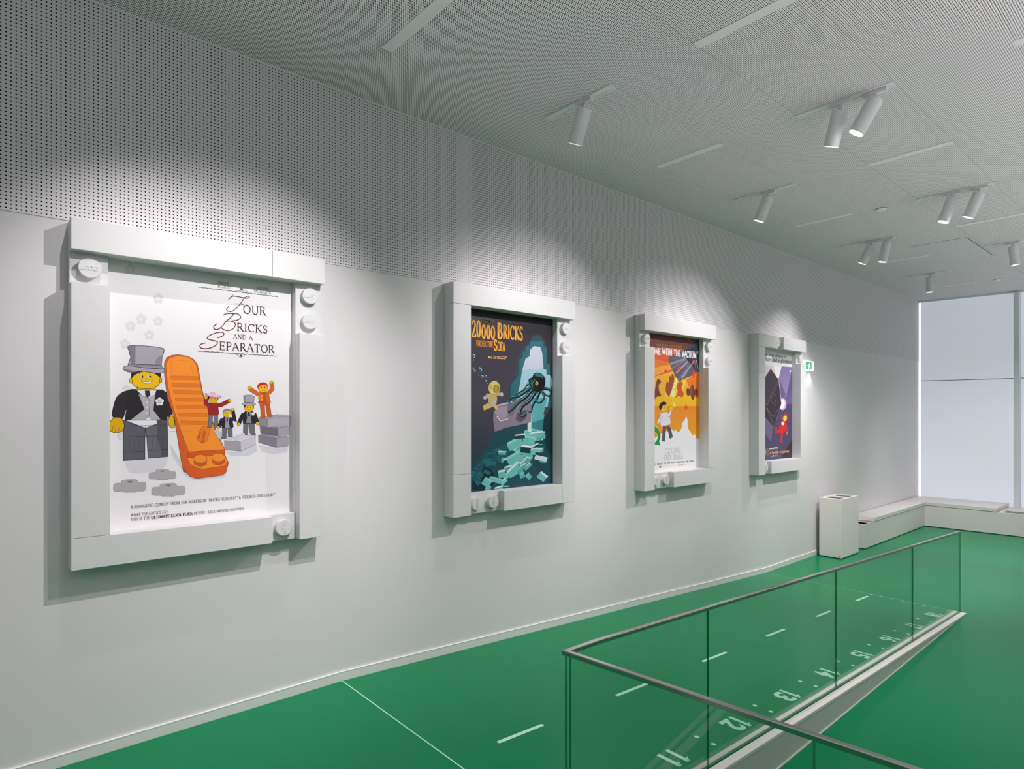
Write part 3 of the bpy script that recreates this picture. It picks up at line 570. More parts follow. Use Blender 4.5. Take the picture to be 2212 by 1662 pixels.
('L','b4d3de',60,0,[1560,2314,1515,1645]),('L','b4d3de',60,0,[1667,2320,1622,1646]),('L','b4d3de',60,0,[1758,2460,1712,1647]),
('L','b4d3de',60,0,[1850,2466,1803,1648]),
('P','5fb0b4',0,[1298,1711,2018,1721,1989,1624,1933,1459,1999,1363,1999,1294,1924,1199,1887,1077,1667,1016,1613,1272,1658,1474,1595,1634]),
('P','36868c',0,[1667,1312,1942,1377,1924,1199,1887,1077,1667,1016]),
('P','1e4c56',0,[458,301,458,610,550,753,706,883,865,1106,914,1194,1196,1266,1507,1301,1649,1272,1721,1014,1905,1076,2075,1445,2141,1487,2141,306,1542,205]),
('P','12343c',0,[1942,1405,2141,1584,2141,750,2018,839,1905,1145]),
('P','1c5a62',3,[458,585,643,748,737,844,963,936,1162,980,1179,797,963,731,706,694,581,577,458,461]),
('P','0e2f38',3,[473,349,550,579,737,655,898,556,865,329,643,297]),('B',[764,746,71,2,-2,18],'1d6a70','1f666d'),
('B',[762,571,54,-34,14,15],'17505a','1f666d'),('B',[574,617,56,-5,2,29],'17505a','1f666d'),('B',[1021,732,44,-16,9,19],'1d6a70','1f666d'),
('B',[1014,831,52,-12,5,18],'1d6a70','1f666d'),('B',[964,889,58,8,-5,18],'1d6a70','1f666d'),('B',[1008,849,44,12,-14,28],'1d6a70','1f666d'),
('B',[645,523,50,23,-16,21],'1d6a70','1f666d'),('B',[760,725,61,-7,2,19],'1d6a70','1f666d'),('B',[556,471,33,-25,16,15],'1d6a70','1f666d'),
('B',[612,430,31,25,-23,18],'226f76','1f666d'),('B',[1006,833,50,32,-25,23],'226f76','1f666d'),('B',[761,570,56,-22,8,16],'226f76','1f666d'),
('B',[472,528,43,12,-13,26],'226f76','1f666d'),('B',[612,606,66,2,-4,28],'1a5a62','1f666d'),('B',[784,692,42,0,-3,27],'226f76','1f666d'),
('B',[570,493,58,-36,13,14],'1a5a62','1f666d'),('B',[624,663,42,3,-4,18],'17505a','1f666d'),('B',[623,542,43,14,-13,22],'1d6a70','1f666d'),
('B',[918,881,56,-3,0,19],'17505a','1f666d'),('B',[891,693,50,-6,3,25],'226f76','1f666d'),('B',[519,510,31,22,-22,20],'1a5a62','1f666d'),
('B',[972,860,45,32,-22,19],'17505a','1f666d'),('B',[824,821,64,-5,1,25],'17505a','1f666d'),('B',[830,701,73,-12,3,18],'226f76','1f666d'),
('B',[521,572,28,21,-21,17],'1d6a70','1f666d'),('B',[1425,553,70,3,-7,35],'5aa8a4','8fd6cf'),('B',[1437,722,63,41,-19,17],'63b5ae','e2f2f0'),
('B',[1422,803,54,1,-2,20],'6cc0b8','8fd6cf'),('B',[1336,680,69,41,-18,17],'5aa8a4','e2f2f0'),('B',[1388,886,84,48,-27,27],'63b5ae','cfe9e6'),
('B',[1562,853,83,35,-16,21],'63b5ae','cfe9e6'),('B',[1913,1066,59,2,-2,21],'6cc0b8','8fd6cf'),('B',[1853,982,52,-1,-1,33],'6cc0b8','8fd6cf'),
('B',[1779,1160,54,-8,6,24],'6cc0b8','cfe9e6'),('B',[1595,611,67,43,-20,18],'63b5ae','e2f2f0'),('B',[1431,1009,97,-27,14,33],'5aa8a4','e2f2f0'),
('B',[1552,883,98,19,-14,33],'5aa8a4','8fd6cf'),('B',[1888,1097,79,15,-13,35],'79ccc4','cfe9e6'),('B',[1470,824,58,24,-14,17],'6cc0b8','8fd6cf'),
('B',[1560,839,70,2,-4,27],'63b5ae','e2f2f0'),('B',[1475,473,51,9,-13,30],'63b5ae','8fd6cf'),('B',[1472,970,74,-17,6,19],'79ccc4','e2f2f0'),
('B',[1696,983,57,-2,0,26],'79ccc4','e2f2f0'),('B',[1915,684,76,-16,8,29],'5aa8a4','cfe9e6'),('B',[1143,726,99,-14,4,28],'63b5ae','8fd6cf'),
('B',[1617,448,37,25,-29,25],'63b5ae','8fd6cf'),('B',[1599,730,66,9,-9,28],'6cc0b8','8fd6cf'),('B',[786,315,52,-7,2,29],'63b5ae','8fd6cf'),
('B',[1737,1128,84,-7,3,35],'16484f','8fd6cf'),('B',[1598,753,92,18,-9,22],'79ccc4','8fd6cf'),('B',[1521,700,104,12,-9,31],'6cc0b8','e2f2f0'),
('B',[1626,1121,65,30,-23,27],'5aa8a4','cfe9e6'),('B',[1795,1081,102,-28,14,31],'79ccc4','8fd6cf'),('B',[1799,997,110,-1,-1,30],'16484f','e2f2f0'),
('B',[1101,306,84,-8,0,24],'16484f','8fd6cf'),('B',[1584,870,47,18,-22,29],'5aa8a4','e2f2f0'),('B',[1387,754,84,-21,11,31],'63b5ae','8fd6cf'),
('B',[1372,831,92,-29,9,19],'16484f','8fd6cf'),('B',[1511,1050,71,27,-17,25],'16484f','e2f2f0'),('B',[1637,826,112,0,-2,32],'79ccc4','e2f2f0'),
('B',[1510,749,70,21,-13,20],'6cc0b8','8fd6cf'),('B',[1592,967,108,2,-2,27],'63b5ae','cfe9e6'),('B',[1708,871,72,46,-21,18],'6cc0b8','8fd6cf'),
('B',[1712,1158,71,-15,11,32],'5aa8a4','8fd6cf'),('B',[1620,1090,64,5,-5,23],'63b5ae','e2f2f0'),('B',[1563,785,89,18,-12,27],'63b5ae','8fd6cf'),
('B',[1572,1028,73,16,-14,35],'79ccc4','8fd6cf'),('B',[1170,495,81,33,-20,28],'6cc0b8','8fd6cf'),('B',[1544,937,53,-3,0,22],'5aa8a4','8fd6cf'),
('B',[1560,878,61,22,-13,19],'5aa8a4','e2f2f0'),('B',[1333,1005,85,-4,1,23],'5aa8a4','8fd6cf'),('B',[1150,717,54,13,-14,28],'16484f','e2f2f0'),
('B',[1671,919,58,-12,10,31],'6cc0b8','8fd6cf'),('B',[1624,992,90,-7,2,28],'5aa8a4','8fd6cf'),('B',[1189,600,79,11,-9,29],'5aa8a4','e2f2f0'),
('B',[1886,1088,56,3,-5,28],'5aa8a4','8fd6cf'),('B',[1539,682,75,53,-28,22],'5aa8a4','cfe9e6'),('B',[1742,906,93,33,-19,27],'16484f','e2f2f0'),
('B',[1312,673,94,-32,15,32],'79ccc4','cfe9e6'),('B',[1833,865,96,-5,0,25],'63b5ae','8fd6cf'),('B',[1770,861,111,-14,4,24],'79ccc4','e2f2f0'),
('B',[1494,614,61,19,-14,22],'5aa8a4','e2f2f0'),('B',[1056,850,79,-9,2,21],'63b5ae','e2f2f0'),('B',[1097,405,55,34,-20,19],'79ccc4','e2f2f0'),
('B',[1285,512,81,29,-21,29],'6cc0b8','e2f2f0'),('B',[1563,831,93,-8,2,36],'63b5ae','8fd6cf'),('B',[1245,735,54,20,-19,28],'79ccc4','cfe9e6'),
('B',[997,302,77,11,-9,25],'63b5ae','e2f2f0'),('B',[1830,1057,60,-7,4,26],'5aa8a4','8fd6cf'),('B',[1650,841,53,8,-10,25],'6cc0b8','e2f2f0'),
('B',[1541,837,53,26,-22,24],'6cc0b8','cfe9e6'),('B',[1864,1113,90,-13,6,27],'63b5ae','8fd6cf'),('B',[1602,1154,82,20,-14,29],'6cc0b8','8fd6cf'),
('B',[1354,798,41,23,-18,18],'79ccc4','cfe9e6'),('B',[1332,974,145,55,-33,47],'6cc0b8','8fd6cf'),('B',[1315,751,139,54,-32,45],'6cc0b8','8fd6cf'),
('B',[1776,1100,128,11,-8,41],'6cc0b8','eef8f6'),('B',[1419,1090,108,5,-4,26],'14474e','eef8f6'),('B',[1542,880,106,-13,6,45],'0f3b42','eef8f6'),
('B',[1298,568,107,70,-35,31],'6cc0b8','e4f3f1'),('B',[1053,519,66,4,-8,44],'6cc0b8','e4f3f1'),('B',[1868,723,131,-29,8,26],'d5ebe8','eef8f6'),
('B',[1887,421,77,-49,38,34],'6cc0b8','eef8f6'),('B',[930,438,127,-38,10,27],'6cc0b8','8fd6cf'),('B',[753,414,68,-35,28,38],'6cc0b8','8fd6cf'),
('B',[1631,1017,108,-12,7,48],'6cc0b8','8fd6cf'),('B',[1622,1232,40,-1,0,60],'d5ebe8','eef8f6'),
('O','8d7f90','5c5062',14,0,[890,1488,963,1577,1196,1631,1631,1769,1667,1635,1658,1326,1524,1300,1078,1235,1062,1216,914,1187,882,1360]),
('P','a596a8',0,[898,1488,1012,1565,1179,1585,1196,1461,1095,1371,1029,1385,947,1449]),
('P','7a6c7e',0,[1162,1605,1332,1672,1367,1566,1247,1409,1179,1435]),('P','5f5365',3,[1367,1474,1542,1514,1560,1407,1436,1328,1332,1369]),
('L','f2eef2',55,3,[938,1430,987,1398,1029,1352,1179,1383]),('L','efeaf0',30,0,[1640,1716,1676,1581,1658,1339]),
('E','c9bfcc',[922.1,1577.2,22.8,0.1,0.0,-12.8],0,0),('E','c9bfcc',[961.2,1585.1,22.9,0.1,0.0,-12.8],0,0),
('E','c9bfcc',[1000.6,1593.1,23.1,0.2,0.0,-12.9],0,0),('E','c9bfcc',[1040.2,1601.1,23.2,0.2,0.0,-12.9],0,0),
('E','c9bfcc',[1080.0,1609.1,23.3,0.2,0.0,-12.9],0,0),('E','c9bfcc',[1120.0,1617.2,23.5,0.2,0.0,-13.0],0,0),
('E','c9bfcc',[1160.3,1625.3,23.6,0.2,0.0,-13.0],0,0),('E','c9bfcc',[1200.8,1633.5,23.7,0.2,0.0,-13.0],0,0),
('E','c9bfcc',[1241.5,1641.7,23.9,0.2,0.0,-13.1],0,0),('W',304,[1667,1889,1524,1805,1384,1736,1247,1714,1187,1655,1230,1629]),
('W',368,[1685,1849,1542,1725,1401,1644,1264,1538,1179,1485,1170,1511]),
('W',368,[1758,1823,1631,1673,1489,1591,1419,1485,1471,1419,1542,1458,1515,1512]),
('W',304,[1850,1825,1776,1702,1685,1593,1667,1512,1613,1485,1577,1525]),('W',272,[1905,1868,2018,1870,2094,1831,2075,1761,1999,1760,1952,1800]),
('W',256,[1887,1854,1942,1731,1868,1648,1794,1648,1767,1688]),('W',192,[1667,1929,1577,1927,1524,1858,1401,1789,1349,1762]),
('O','0c1014','2f7a82',14,4,[1631,1915,1604,2008,1685,2051,1721,2106,1831,2125,1924,2087,1971,2020,1961,1924,1905,1840,1794,1811,1694,1836]),
('P','2d7078',3,[1721,2093,1813,2117,1905,2087,1933,2047,1850,2057,1758,2067]),('P','1d4a52',3,[1622,1988,1667,2023,1694,1984,1667,1889]),
('E','e7c23a',[1779.7,1952.8,31.2,0.9,0.0,-32.6],0,0),('E','0a0e12',[1779.7,1952.8,9.2,0.3,0.0,-24.4],0,0),
('L','8ad0d4',20,3,[1703,1863,1685,1943,1740,2012]),('O','c9b070','6d5a30',14,0,[801,1562,785,1688,753,1713,817,1778,947,1780,963,1691,938,1562]),
('P','bfb5c0',0,[865,1651,947,1678,938,1575,849,1562]),('L','cbb680',280,0,[801,1752,730,1700]),
('E','b9b0bd',[724.8,1702.7,31.7,0.5,0.0,-27.7],'5a505e',12),('L','c9b070',230,0,[955,1755,1029,1769]),
('E','c8c0cc',[1051.8,1759.1,29.9,0.5,0.0,-33.6],'5a505e',12),('O','d4ba6a','6d5a30',14,0,[785,1627,690,1582,706,1507,865,1564]),
('O','d4ba6a','6d5a30',14,0,[873,1590,947,1507,979,1552,914,1628]),('E','dcc878',[905.9,1856.1,114.5,2.9,0.0,-104.8],'6d5a30',16),
('O','dcc878','6d5a30',12,0,[865,1963,873,1934,947,1937,955,1966]),('E','7f6f2c',[943.3,1844.3,58.7,-3.2,-8.1,-63.9],'6d5a30',12),
('E','b59c2a',[946.5,1844.3,42.4,-2.3,-6.5,-51.1],0,0),('E','c9b060',[830.0,1866.9,25.7,0.7,0.0,-38.1],'6d5a30',10),
('E','b8e4e8',[523.8,2321.3,26.2,1.6,0.0,-24.3],0,0),('E','2a3442',[518.5,2318.8,18.3,1.1,0.0,-16.9],0,0),
('E','b8e4e8',[516.1,2259.9,9.2,0.5,0.0,-8.6],0,0),('E','2a3442',[514.2,2259.1,6.4,0.4,0.0,-6.0],0,0),
('E','b8e4e8',[506.9,2137.8,13.8,0.6,0.0,-12.8],0,0),('E','2a3442',[504.1,2136.5,9.7,0.4,0.0,-8.9],0,0),
('E','b8e4e8',[534.5,2101.7,20.0,0.9,0.0,-18.6],0,0),('E','2a3442',[530.5,2099.9,14.0,0.6,0.0,-12.9],0,0),
('E','b8e4e8',[643.1,2119.0,26.6,1.2,0.0,-24.5],0,0),('E','2a3442',[637.8,2116.7,18.6,0.8,0.0,-17.0],0,0),
('E','b8e4e8',[627.5,2153.4,9.4,0.4,0.0,-8.6],0,0),('E','2a3442',[625.6,2152.6,6.6,0.3,0.0,-6.0],0,0),
('E','b8e4e8',[611.9,2027.6,7.8,0.3,0.0,-7.2],0,0),('E','2a3442',[610.3,2026.9,5.4,0.2,0.0,-5.0],0,0),
('E','b8e4e8',[666.6,2023.4,18.8,0.7,0.0,-17.3],0,0),('E','2a3442',[662.8,2021.7,13.2,0.5,0.0,-12.1],0,0),
('E','b8e4e8',[701.1,2024.7,9.5,0.4,0.0,-8.7],0,0),('E','2a3442',[699.2,2023.9,6.6,0.2,0.0,-6.0],0,0),
('E','b8e4e8',[745.4,2026.4,17.5,0.7,0.0,-16.0],0,0),('E','2a3442',[741.9,2024.8,12.2,0.5,0.0,-11.1],0,0),
('E','b8e4e8',[747.0,1959.5,14.3,0.5,0.0,-13.1],0,0),('E','2a3442',[744.1,1958.2,10.0,0.3,0.0,-9.1],0,0),
('E','b8e4e8',[772.4,1918.6,8.0,0.2,0.0,-7.3],0,0),('E','2a3442',[770.8,1917.9,5.6,0.2,0.0,-5.1],0,0),
('E','b8e4e8',[820.4,1927.6,8.0,0.2,0.0,-7.3],0,0),('E','2a3442',[818.8,1926.9,5.6,0.2,0.0,-5.1],0,0),
('T', 'f2a93a', '20', [481, 2612, 648, 234], 'slab', 1.7, 0),('T', 'f2a93a', '000', [663, 2599, 919, 194], 'slab', 1.7, 0),
('T', 'f2a93a', 'B', [966, 2621, 1063, 224], 'slab', 1.9, 0),('T', 'f2a93a', 'RICKS', [1078, 2627, 1478, 205], 'slab', 1.7, 0),
('T', 'e8922a', 'UNDER', [562, 2471, 749, 85], 'slab', 1.5, 0),('T', 'e8922a', 'THE', [767, 2475, 880, 84], 'slab', 1.5, 0),
('T', 'f2a93a', 'S', [900, 2430, 958, 159], 'slab', 1.9, 0),('T', 'f2a93a', 'OFA', [968, 2431, 1118, 131], 'slab', 1.7, 0),
('K','e8b98a',[779,2299,1118,2305,31],20,40),('K','7a5626',[675,2837,864,2843,38],12,40),],
[('G','7a3a30','f08a2c','f6c01e'),('P','d65b28',0,[432,3036,1635,3032,2191,3031,2191,2557,1109,2403,1109,2308,387,2139,387,2680]),
('P','7a3428',0,[343,3043,2173,3029,2173,2813,343,2750]),('P','e6742c',0,[387,2551,1077,2478,1109,2403,387,2276]),
('P','f2a03a',0,[387,2313,1109,2441,1173,2349,387,2130]),('P','f3b22c',0,[387,2130,1205,2312,1336,2125,2156,2353,2156,1648,387,1635]),
('P','ec7a2a',0,[1669,2155,2156,2343,2156,1648,2014,1647]),('P','f9d24a',0,[826,1638,1045,2067,1336,2105,1669,2155,1434,1643]),
('P','f6c01e',0,[387,1763,703,1824,1205,1775,1669,1841,2156,1769,2156,1608,387,1598]),
('O','5d5968','24222c',20,0,[1085,2602,1045,2533,1109,2441,1238,2304,1270,2238,1401,2107,1584,2172,1840,2240,2156,2348,2173,3029,2014,2927,1534,2755]),
('P','26313e',0,[1534,2755,2173,3029,2173,2374,2014,2317,1909,2442,1669,2587]),('P','3f4a58',0,[1551,2766,2173,3019,2173,2939,1635,2762]),
('L','8f8a9c',234,0,[1669,2587,1109,2451]),('L','787386',156,0,[1686,2569,1173,2368]),('L','a09bad',208,0,[1720,2531,1319,2278]),
('L','7c7789',130,0,[1771,2495,1401,2146]),('L','a6a1b2',234,0,[1840,2458,1501,2179]),('L','8d8899',156,0,[1909,2522,1584,2201]),
('L','6d6879',156,0,[1979,2585,2032,2328]),('L','a09bad',117,0,[2032,2588,2120,2382]),
('P','c9562a',3,[1669,3020,1771,3008,1892,2958,1857,2935,1737,2976]),('P','c9562a',0,[1944,3022,2049,3010,2032,2988,1961,3003]),
('E','e5452a',[966.3,2296.8,56.8,2.5,0.0,-34.1],0,0),('E','e5452a',[1417.7,2379.3,61.8,48.6,38.9,-16.3],0,0),
('E','e5452a',[1935.2,2532.9,38.4,2.0,0.0,-44.8],0,0),('E','e5452a',[1944.0,2284.3,41.8,-0.7,-15.7,-89.8],0,0),
('O','7d3f2c','4a2018',14,3,[596,1840,642,2027,703,2141,779,2115,810,2070,733,2021,749,1899,810,1807,672,1786,596,1729]),
('O','9c4c30','4a2018',14,3,[1077,1792,966,1885,982,2056,1014,2095,1061,2077,1093,2212,1149,2185,1173,2253,1246,2198,1222,2025,1157,1908]),
('O','ece05a','8a8020',12,3,[1157,1794,1173,1947,1254,2122,1319,2192,1385,2126,1336,2028,1270,1892,1205,1775]),
('E','fbf6c8',[1254.0,1987.3,26.0,0.7,0.0,-19.2],0,0),('E','fbf6c8',[1302.8,2065.7,26.1,0.8,0.0,-19.3],0,0),
('E','fbf6c8',[1319.2,2143.3,26.2,0.9,0.0,-19.3],0,0),('E','fbf6c8',[1205.4,1890.2,25.9,0.5,0.0,-19.2],0,0),
('E','fbf6c8',[1189.3,1813.3,25.8,0.4,0.0,-19.2],0,0),
('O','d8502e','8a2a18',12,3,[1368,2077,1467,2119,1551,2073,1501,1974,1568,1878,1534,1790,1401,1817,1287,1776,1368,1894,1336,1989]),
('O','7c3a34','3c1818',16,3,[1874,2083,1944,2005,1944,1945,2032,1978,2093,1929,2085,1828,1979,1846,1944,1756,1874,1745,1823,1844,1720,1822,1677,1920,1720,1980,1805,1962]),
('P','9a584e',0,[1840,2052,1892,2064,1874,1845,1823,1844]),
('P','f4f3f5',0,[555,1003,619,975,727,1025,880,1074,1147,1148,1238,1093,1296,1132,1353,1076,1423,1075,1505,1155,1540,1265,1623,1333,1671,1402,1719,1304,1731,1151,1804,1080,1901,994,1975,1020,2074,904,2137,931,2150,192,555,298]),
('E','e5602a',[1659.2,1575.3,62.4,0.2,0.0,-47.1],0,0),('P','f4ee9a',3,[1193,1959,1284,1879,1216,1783,1102,1835]),
('O','f6e35a','8a7a20',12,3,[1170,1783,1238,1689,1307,1621,1238,1580,1193,1661]),('L','34303a',520,0,[924,1206,880,901]),
('L','34303a',540,0,[1012,1205,1102,1096,1147,960]),('L','5d5966',440,0,[913,1206,880,908]),('L','5d5966',450,0,[1012,1191,1113,1082,1159,966]),
('O','e8e6ee','55515c',14,3,[792,1459,1012,1486,1091,1392,1113,1243,880,1207,814,1194,781,1314]),('L','55515c',330,0,[847,1419,738,1314,705,1262]),
('L','e8e6ee',280,0,[847,1419,738,1314,705,1262]),('L','55515c',310,0,[1012,1419,1091,1432,1136,1499]),
('L','e8e6ee',260,0,[1012,1419,1091,1432,1136,1499]),('E','f2c32a',[1140.6,1553.0,59.0,0.2,0.0,-45.8],'5a4a10',12),
('E','f2c32a',[651.4,1197.2,51.6,-0.9,0.0,-34.1],'5a4a10',12),
('O','f2c32a','5a4a10',12,3,[792,1552,814,1632,924,1666,1012,1606,1001,1526,902,1486,825,1492]),
('P','2a2024',3,[738,1591,792,1664,902,1692,990,1666,968,1633,880,1619,814,1539,770,1519]),('L','1c181c',22,0,[880,1559,968,1566]),
('E','1c181c',[912.6,1603.0,13.3,0.1,0.0,-9.3],0,0),
('P','159a4a',3,[577,1212,673,1171,748,1103,792,996,748,905,781,825,662,842,577,859,662,921,705,999,662,1079,577,1107]),
('T', '56525c', 'CLICK GABLE', [946, 652, 1482, 104], 'thin', 0.8, 0),('T', '56525c', 'VIVIEN LEIGHGO', [880, 516, 1552, 106], 'thin', 0.8, 0),
('K','4a464e',[577,440,1926,438,34],44,22),('K','d8805a',[1319,376,1647,375,30],11,22),('E','77737c',[778.9,399.3,34.9,-2.1,0.0,-21.1],0,0),
('K','e8dfa8',[836,388,1238,381,19],12,22),('T', 'f6f4f6', 'GONE', [439, 2617, 787, 121], 'slab', 1.5, 0),
('T', 'f6f4f6', 'WITH', [844, 2633, 1176, 122], 'slab', 1.6, 0),('T', 'f6f4f6', 'THE', [1238, 2628, 1467, 117], 'slab', 1.6, 0),
('T', 'f6f4f6', 'VACUUM', [1514, 2618, 2035, 136], 'slab', 1.6, 0),('K','9a7a38',[627,2774,1534,2794,52],26,34),
('K','c9c7cc',[2049,2724,2111,2721,60],3,34),],
[('G','8d7ba0','6f6288','3a3148'),('P','f1eef0',0,[642,3084,2218,3079,2218,2642,642,2622]),('P','5f5380',0,[642,2622,2218,2642,2218,1555,642,1551]),
('P','8f7db0',0,[1562,2630,2162,2636,1831,1874,1509,1932,1403,2283]),('P','e3d3e2',0,[642,2619,1575,2633,1430,2334,691,2332]),
('P','fbf6fa',0,[1144,2625,1575,2633,1430,2328,1299,2354]),('P','6b5c88',0,[1509,2248,1831,1874,2162,2074,2162,1555,1509,1553]),
('P','4c4264',0,[642,1674,2134,1686,2134,310,642,311]),('P','6d6088',0,[691,1601,1144,1354,1042,736,691,991]),
('P','2f2a3c',0,[1562,338,2134,764,2134,303]),('S',[728,661,2120,1867],150),('S',[1642,1655,2106,2540],70),
('E','fdfcfd',[2039.7,2530.4,36.1,1.6,0.0,-28.4],0,0),('E','c8b6d0',[1628.7,1680.4,202.4,1.6,0.0,-152.5],0,0),
('E','f4ecf2',[1602.0,1680.2,144.8,-12.8,-52.9,-124.5],0,0),('L','fbf4f8',60,0,[1456,2184,1562,1731]),('L','fbf6f8',16,0,[1615,1731,1790,1912]),
('O','2f2938','e39a6a',26,0,[1016,2554,1403,2289,1562,1693,1170,1079,691,1381,496,1793,642,2257]),
('P','3d3648',0,[1016,2548,1390,2288,766,1662,545,1817,655,2251]),('L','e8a070',24,0,[1403,2270,766,1649]),('L','f2c4a0',18,0,[1443,2246,803,1613]),
('L','c9784a',14,0,[766,1625,1157,1086]),('L','f0b890',16,0,[803,1613,1195,1116]),
('L','d98e62',18,4,[1247,1915,1118,1863,1055,1763,1118,1689,1221,1727,1299,1828,1260,1915]),
('L','d98e62',16,4,[1299,1791,1221,1727,1208,1665,1299,1628]),('L','d98e62',14,4,[840,2472,766,2408,741,2358]),
('L','f6eef2',14,0,[790,1577,1144,1361,1430,1579]),('L','d8231c',330,0,[1602,1225,1575,1415]),
('O','d8231c','8a1210',12,3,[1642,1275,1831,1196,1831,1068,1696,943,1482,936,1430,1050,1509,1175]),('L','d8231c',400,0,[1509,998,1299,990,1286,1103]),
('L','d8231c',460,0,[1615,970,1575,819,1535,719]),('L','d8231c',230,0,[1804,1171,1886,1067,1872,965]),
('E','e2703a',[1871.9,939.0,43.8,-1.0,0.0,-33.4],0,0),('E','d8231c',[1790.3,1337.5,140.3,-11.0,-33.2,-103.3],'8a1210',12),
('E','f0cf50',[1755.1,1318.6,96.7,-7.6,-23.4,-73.0],'a05a10',10),('E','1c181c',[1728.1,1331.5,10.8,-0.1,0.0,-7.7],0,0),
('E','1c181c',[1790.3,1322.1,10.9,-0.1,0.0,-7.7],0,0),('E','f4ecea',[1642.1,1192.3,75.2,-1.0,0.0,-45.8],0,0),
('T', 'f2c71c', '2001:', [436, 428, 928, 165], 'sans', 1.3, 0),('T', 'f2c71c', 'a brick', [961, 448, 1417, 68], 'sans', 1.3, 0),
('T', 'eda321', 'odyssey', [1461, 447, 1982, 67], 'sans', 1.3, 0),('K','e9e6ee',[915,561,1377,564,23],14,40),
('K','e9e6ee',[1004,378,1390,378,23],10,40),('T', '1b2130', 'An epic drama of', [691, 2854, 1831, 75], 'sans', 1.1, 0),
('T', '2c2350', 'adventure and exploration', [399, 2728, 2129, 98], 'sans', 1.1, 0),]]

# ------------------------------------------------------------------ the setting
ZC = 3.725          # ceiling
ZL = -0.264         # lower floor
ZP = 2.620          # underside of the perforated wall panels
Y0, Y1 = 1.733, 7.145           # the ramp
SL = (0 - ZL) / (Y1 - Y0)
def zr(y): return 0.0 if y < Y0 else (ZL if y > Y1 else -(y - Y0) * SL)
def xs(y): return 2.022 + (7.15 - y) * 0.0073     # centre of the glass channel
XE = 5.0  # floor stops short here so the added glow from below reaches the ceiling
struct(B().box(-0.16, 0, -5, 13.1, ZL-0.05, ZP).build('wall_left', None, [M['wall']]))
struct(B().box(-0.16, 0.0035, -5, 12.86, ZP, ZC).build('wall_left_upper', None, [M['perf_wall']]))
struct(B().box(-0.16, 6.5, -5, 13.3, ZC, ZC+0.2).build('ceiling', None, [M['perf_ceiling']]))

fl = struct(link('floor', None)); fl.location = (0, 0, 0)
def yedge(x): return 1.735 if x < 2.13 else 1.735 + 0.092 * (x - 2.13)
b = B()
b.poly([(0,-5,0),(XE,-5,0),(XE,yedge(XE),0),(2.13,yedge(2.13),0),(2.13,Y0,0),(0,Y0,0)])
b.build('upper_floor', fl, [M['floor']])
b = B(); b.hexa([(0,Y0,ZL-.02),(2.06,Y0,ZL-.02),(2.03,Y1,ZL-.02),(0,Y1,ZL-.02),(0,Y0,0),(2.06,Y0,0),(2.03,Y1,ZL),(0,Y1,ZL)])
ramp = b.build('ramp', fl, [M['floor']])
B().poly([(0,Y1,ZL),(2.6,Y1,ZL),(2.6,1.2,ZL),(XE,1.2,ZL),(XE,13.3,ZL),(0,13.3,ZL)]).poly([(2.09,1.2,ZL),(2.6,1.2,ZL),(2.6,Y1,ZL),(2.0,Y1,ZL)]).build('lower_floor', fl, [M['floor']])
B().hexa([(2.13,yedge(2.13)-.03,ZL),(XE,yedge(XE)-.03,ZL),(XE,yedge(XE),ZL),(2.13,yedge(2.13),ZL),(2.13,yedge(2.13)-.03,.001),(XE,yedge(XE)-.03,.001),(XE,yedge(XE),.001),(2.13,yedge(2.13),.001)]).build('platform_edge', fl, [M['curb']])
B().box(0.02, 2.0, Y0-.006, Y0, -0.002, 0.0012).build('joint_line', fl, [M['mark']])
B().box(0.02, 1.98, Y1+.0, Y1+.0015, ZL-0.002, ZL+0.0006).build('joint_line', fl, [M['mark']])

# markings painted on the ramp
def on_ramp(name, tris, mat='mark'):
    b = B()
    for t in tris: b.poly([(x, y, zr(y) + 0.0012) for x, y in t])
    return b.build(name, ramp, [M[mat]])
def capsule(x, ya, yb, w):
    r = w/2; return [(x+r*math.cos(a), yb-r+r*math.sin(a)) for a in [math.pi*i/8 for i in range(9)]] + [(x+r*math.cos(a), ya+r+r*math.sin(a)) for a in [math.pi+math.pi*i/8 for i in range(9)]]
for ya, yb in ((2.01,2.333),(2.945,3.272),(3.893,4.218),(4.827,5.15),(5.76,6.075),(6.693,7.015)):
    on_ramp('dash_marking', [capsule(1.228, ya, yb, 0.026)])
def dot(x, y, r=0.0135): return [(x+r*math.cos(2*math.pi*i/14), y+r*math.sin(2*math.pi*i/14)) for i in range(14)]
for y in (2.892, 3.515, 4.12, 4.731, 5.326, 5.918, 6.518):
    for x in (1.841, 1.944): on_ramp('dot_marking', [dot(x, y)])
for i in range(8): on_ramp('dot_marking', [dot(1.226+0.1013*i, 7.112-.0015*i, 0.0125)])
for n, yc in ((11,2.595),(12,3.200),(13,3.815),(14,4.42),(15,5.03),(16,5.632),(17,6.225),(18,6.806)):
    tr = []
    # digit rows run towards the camera, their tops towards the kerb
    def put(tris, off):
        for t in tris: tr.append([(1.824 + p[1]*0.1385/0.72, yc + 0.062 - (p[0]+off)) for p in t])
    put([[(0.001,0),(0.027,0),(0.027,.72),(0.001,.72)], [(-.020,.53),(0.004,.58),(0.027,.72),(0.008,.72)]], 0.0)
    d = str(n)[1]
    if d == '1': put([[(0.001,0),(0.027,0),(0.027,.72),(0.001,.72)], [(-.020,.53),(0.004,.58),(0.027,.72),(0.008,.72)]], 0.072)
    else:
        g = font_tris(d, 0.032); X = [p[0] for t in g for p in t]; Yy = [p[1] for t in g for p in t]; w = max(X)-min(X); h = max(Yy)-min(Yy)
        put([[((p[0]-min(X))/w*0.088, (p[1]-min(Yy))/h*.72) for p in t] for t in g], 0.044)
    on_ramp('number_marking', tr)

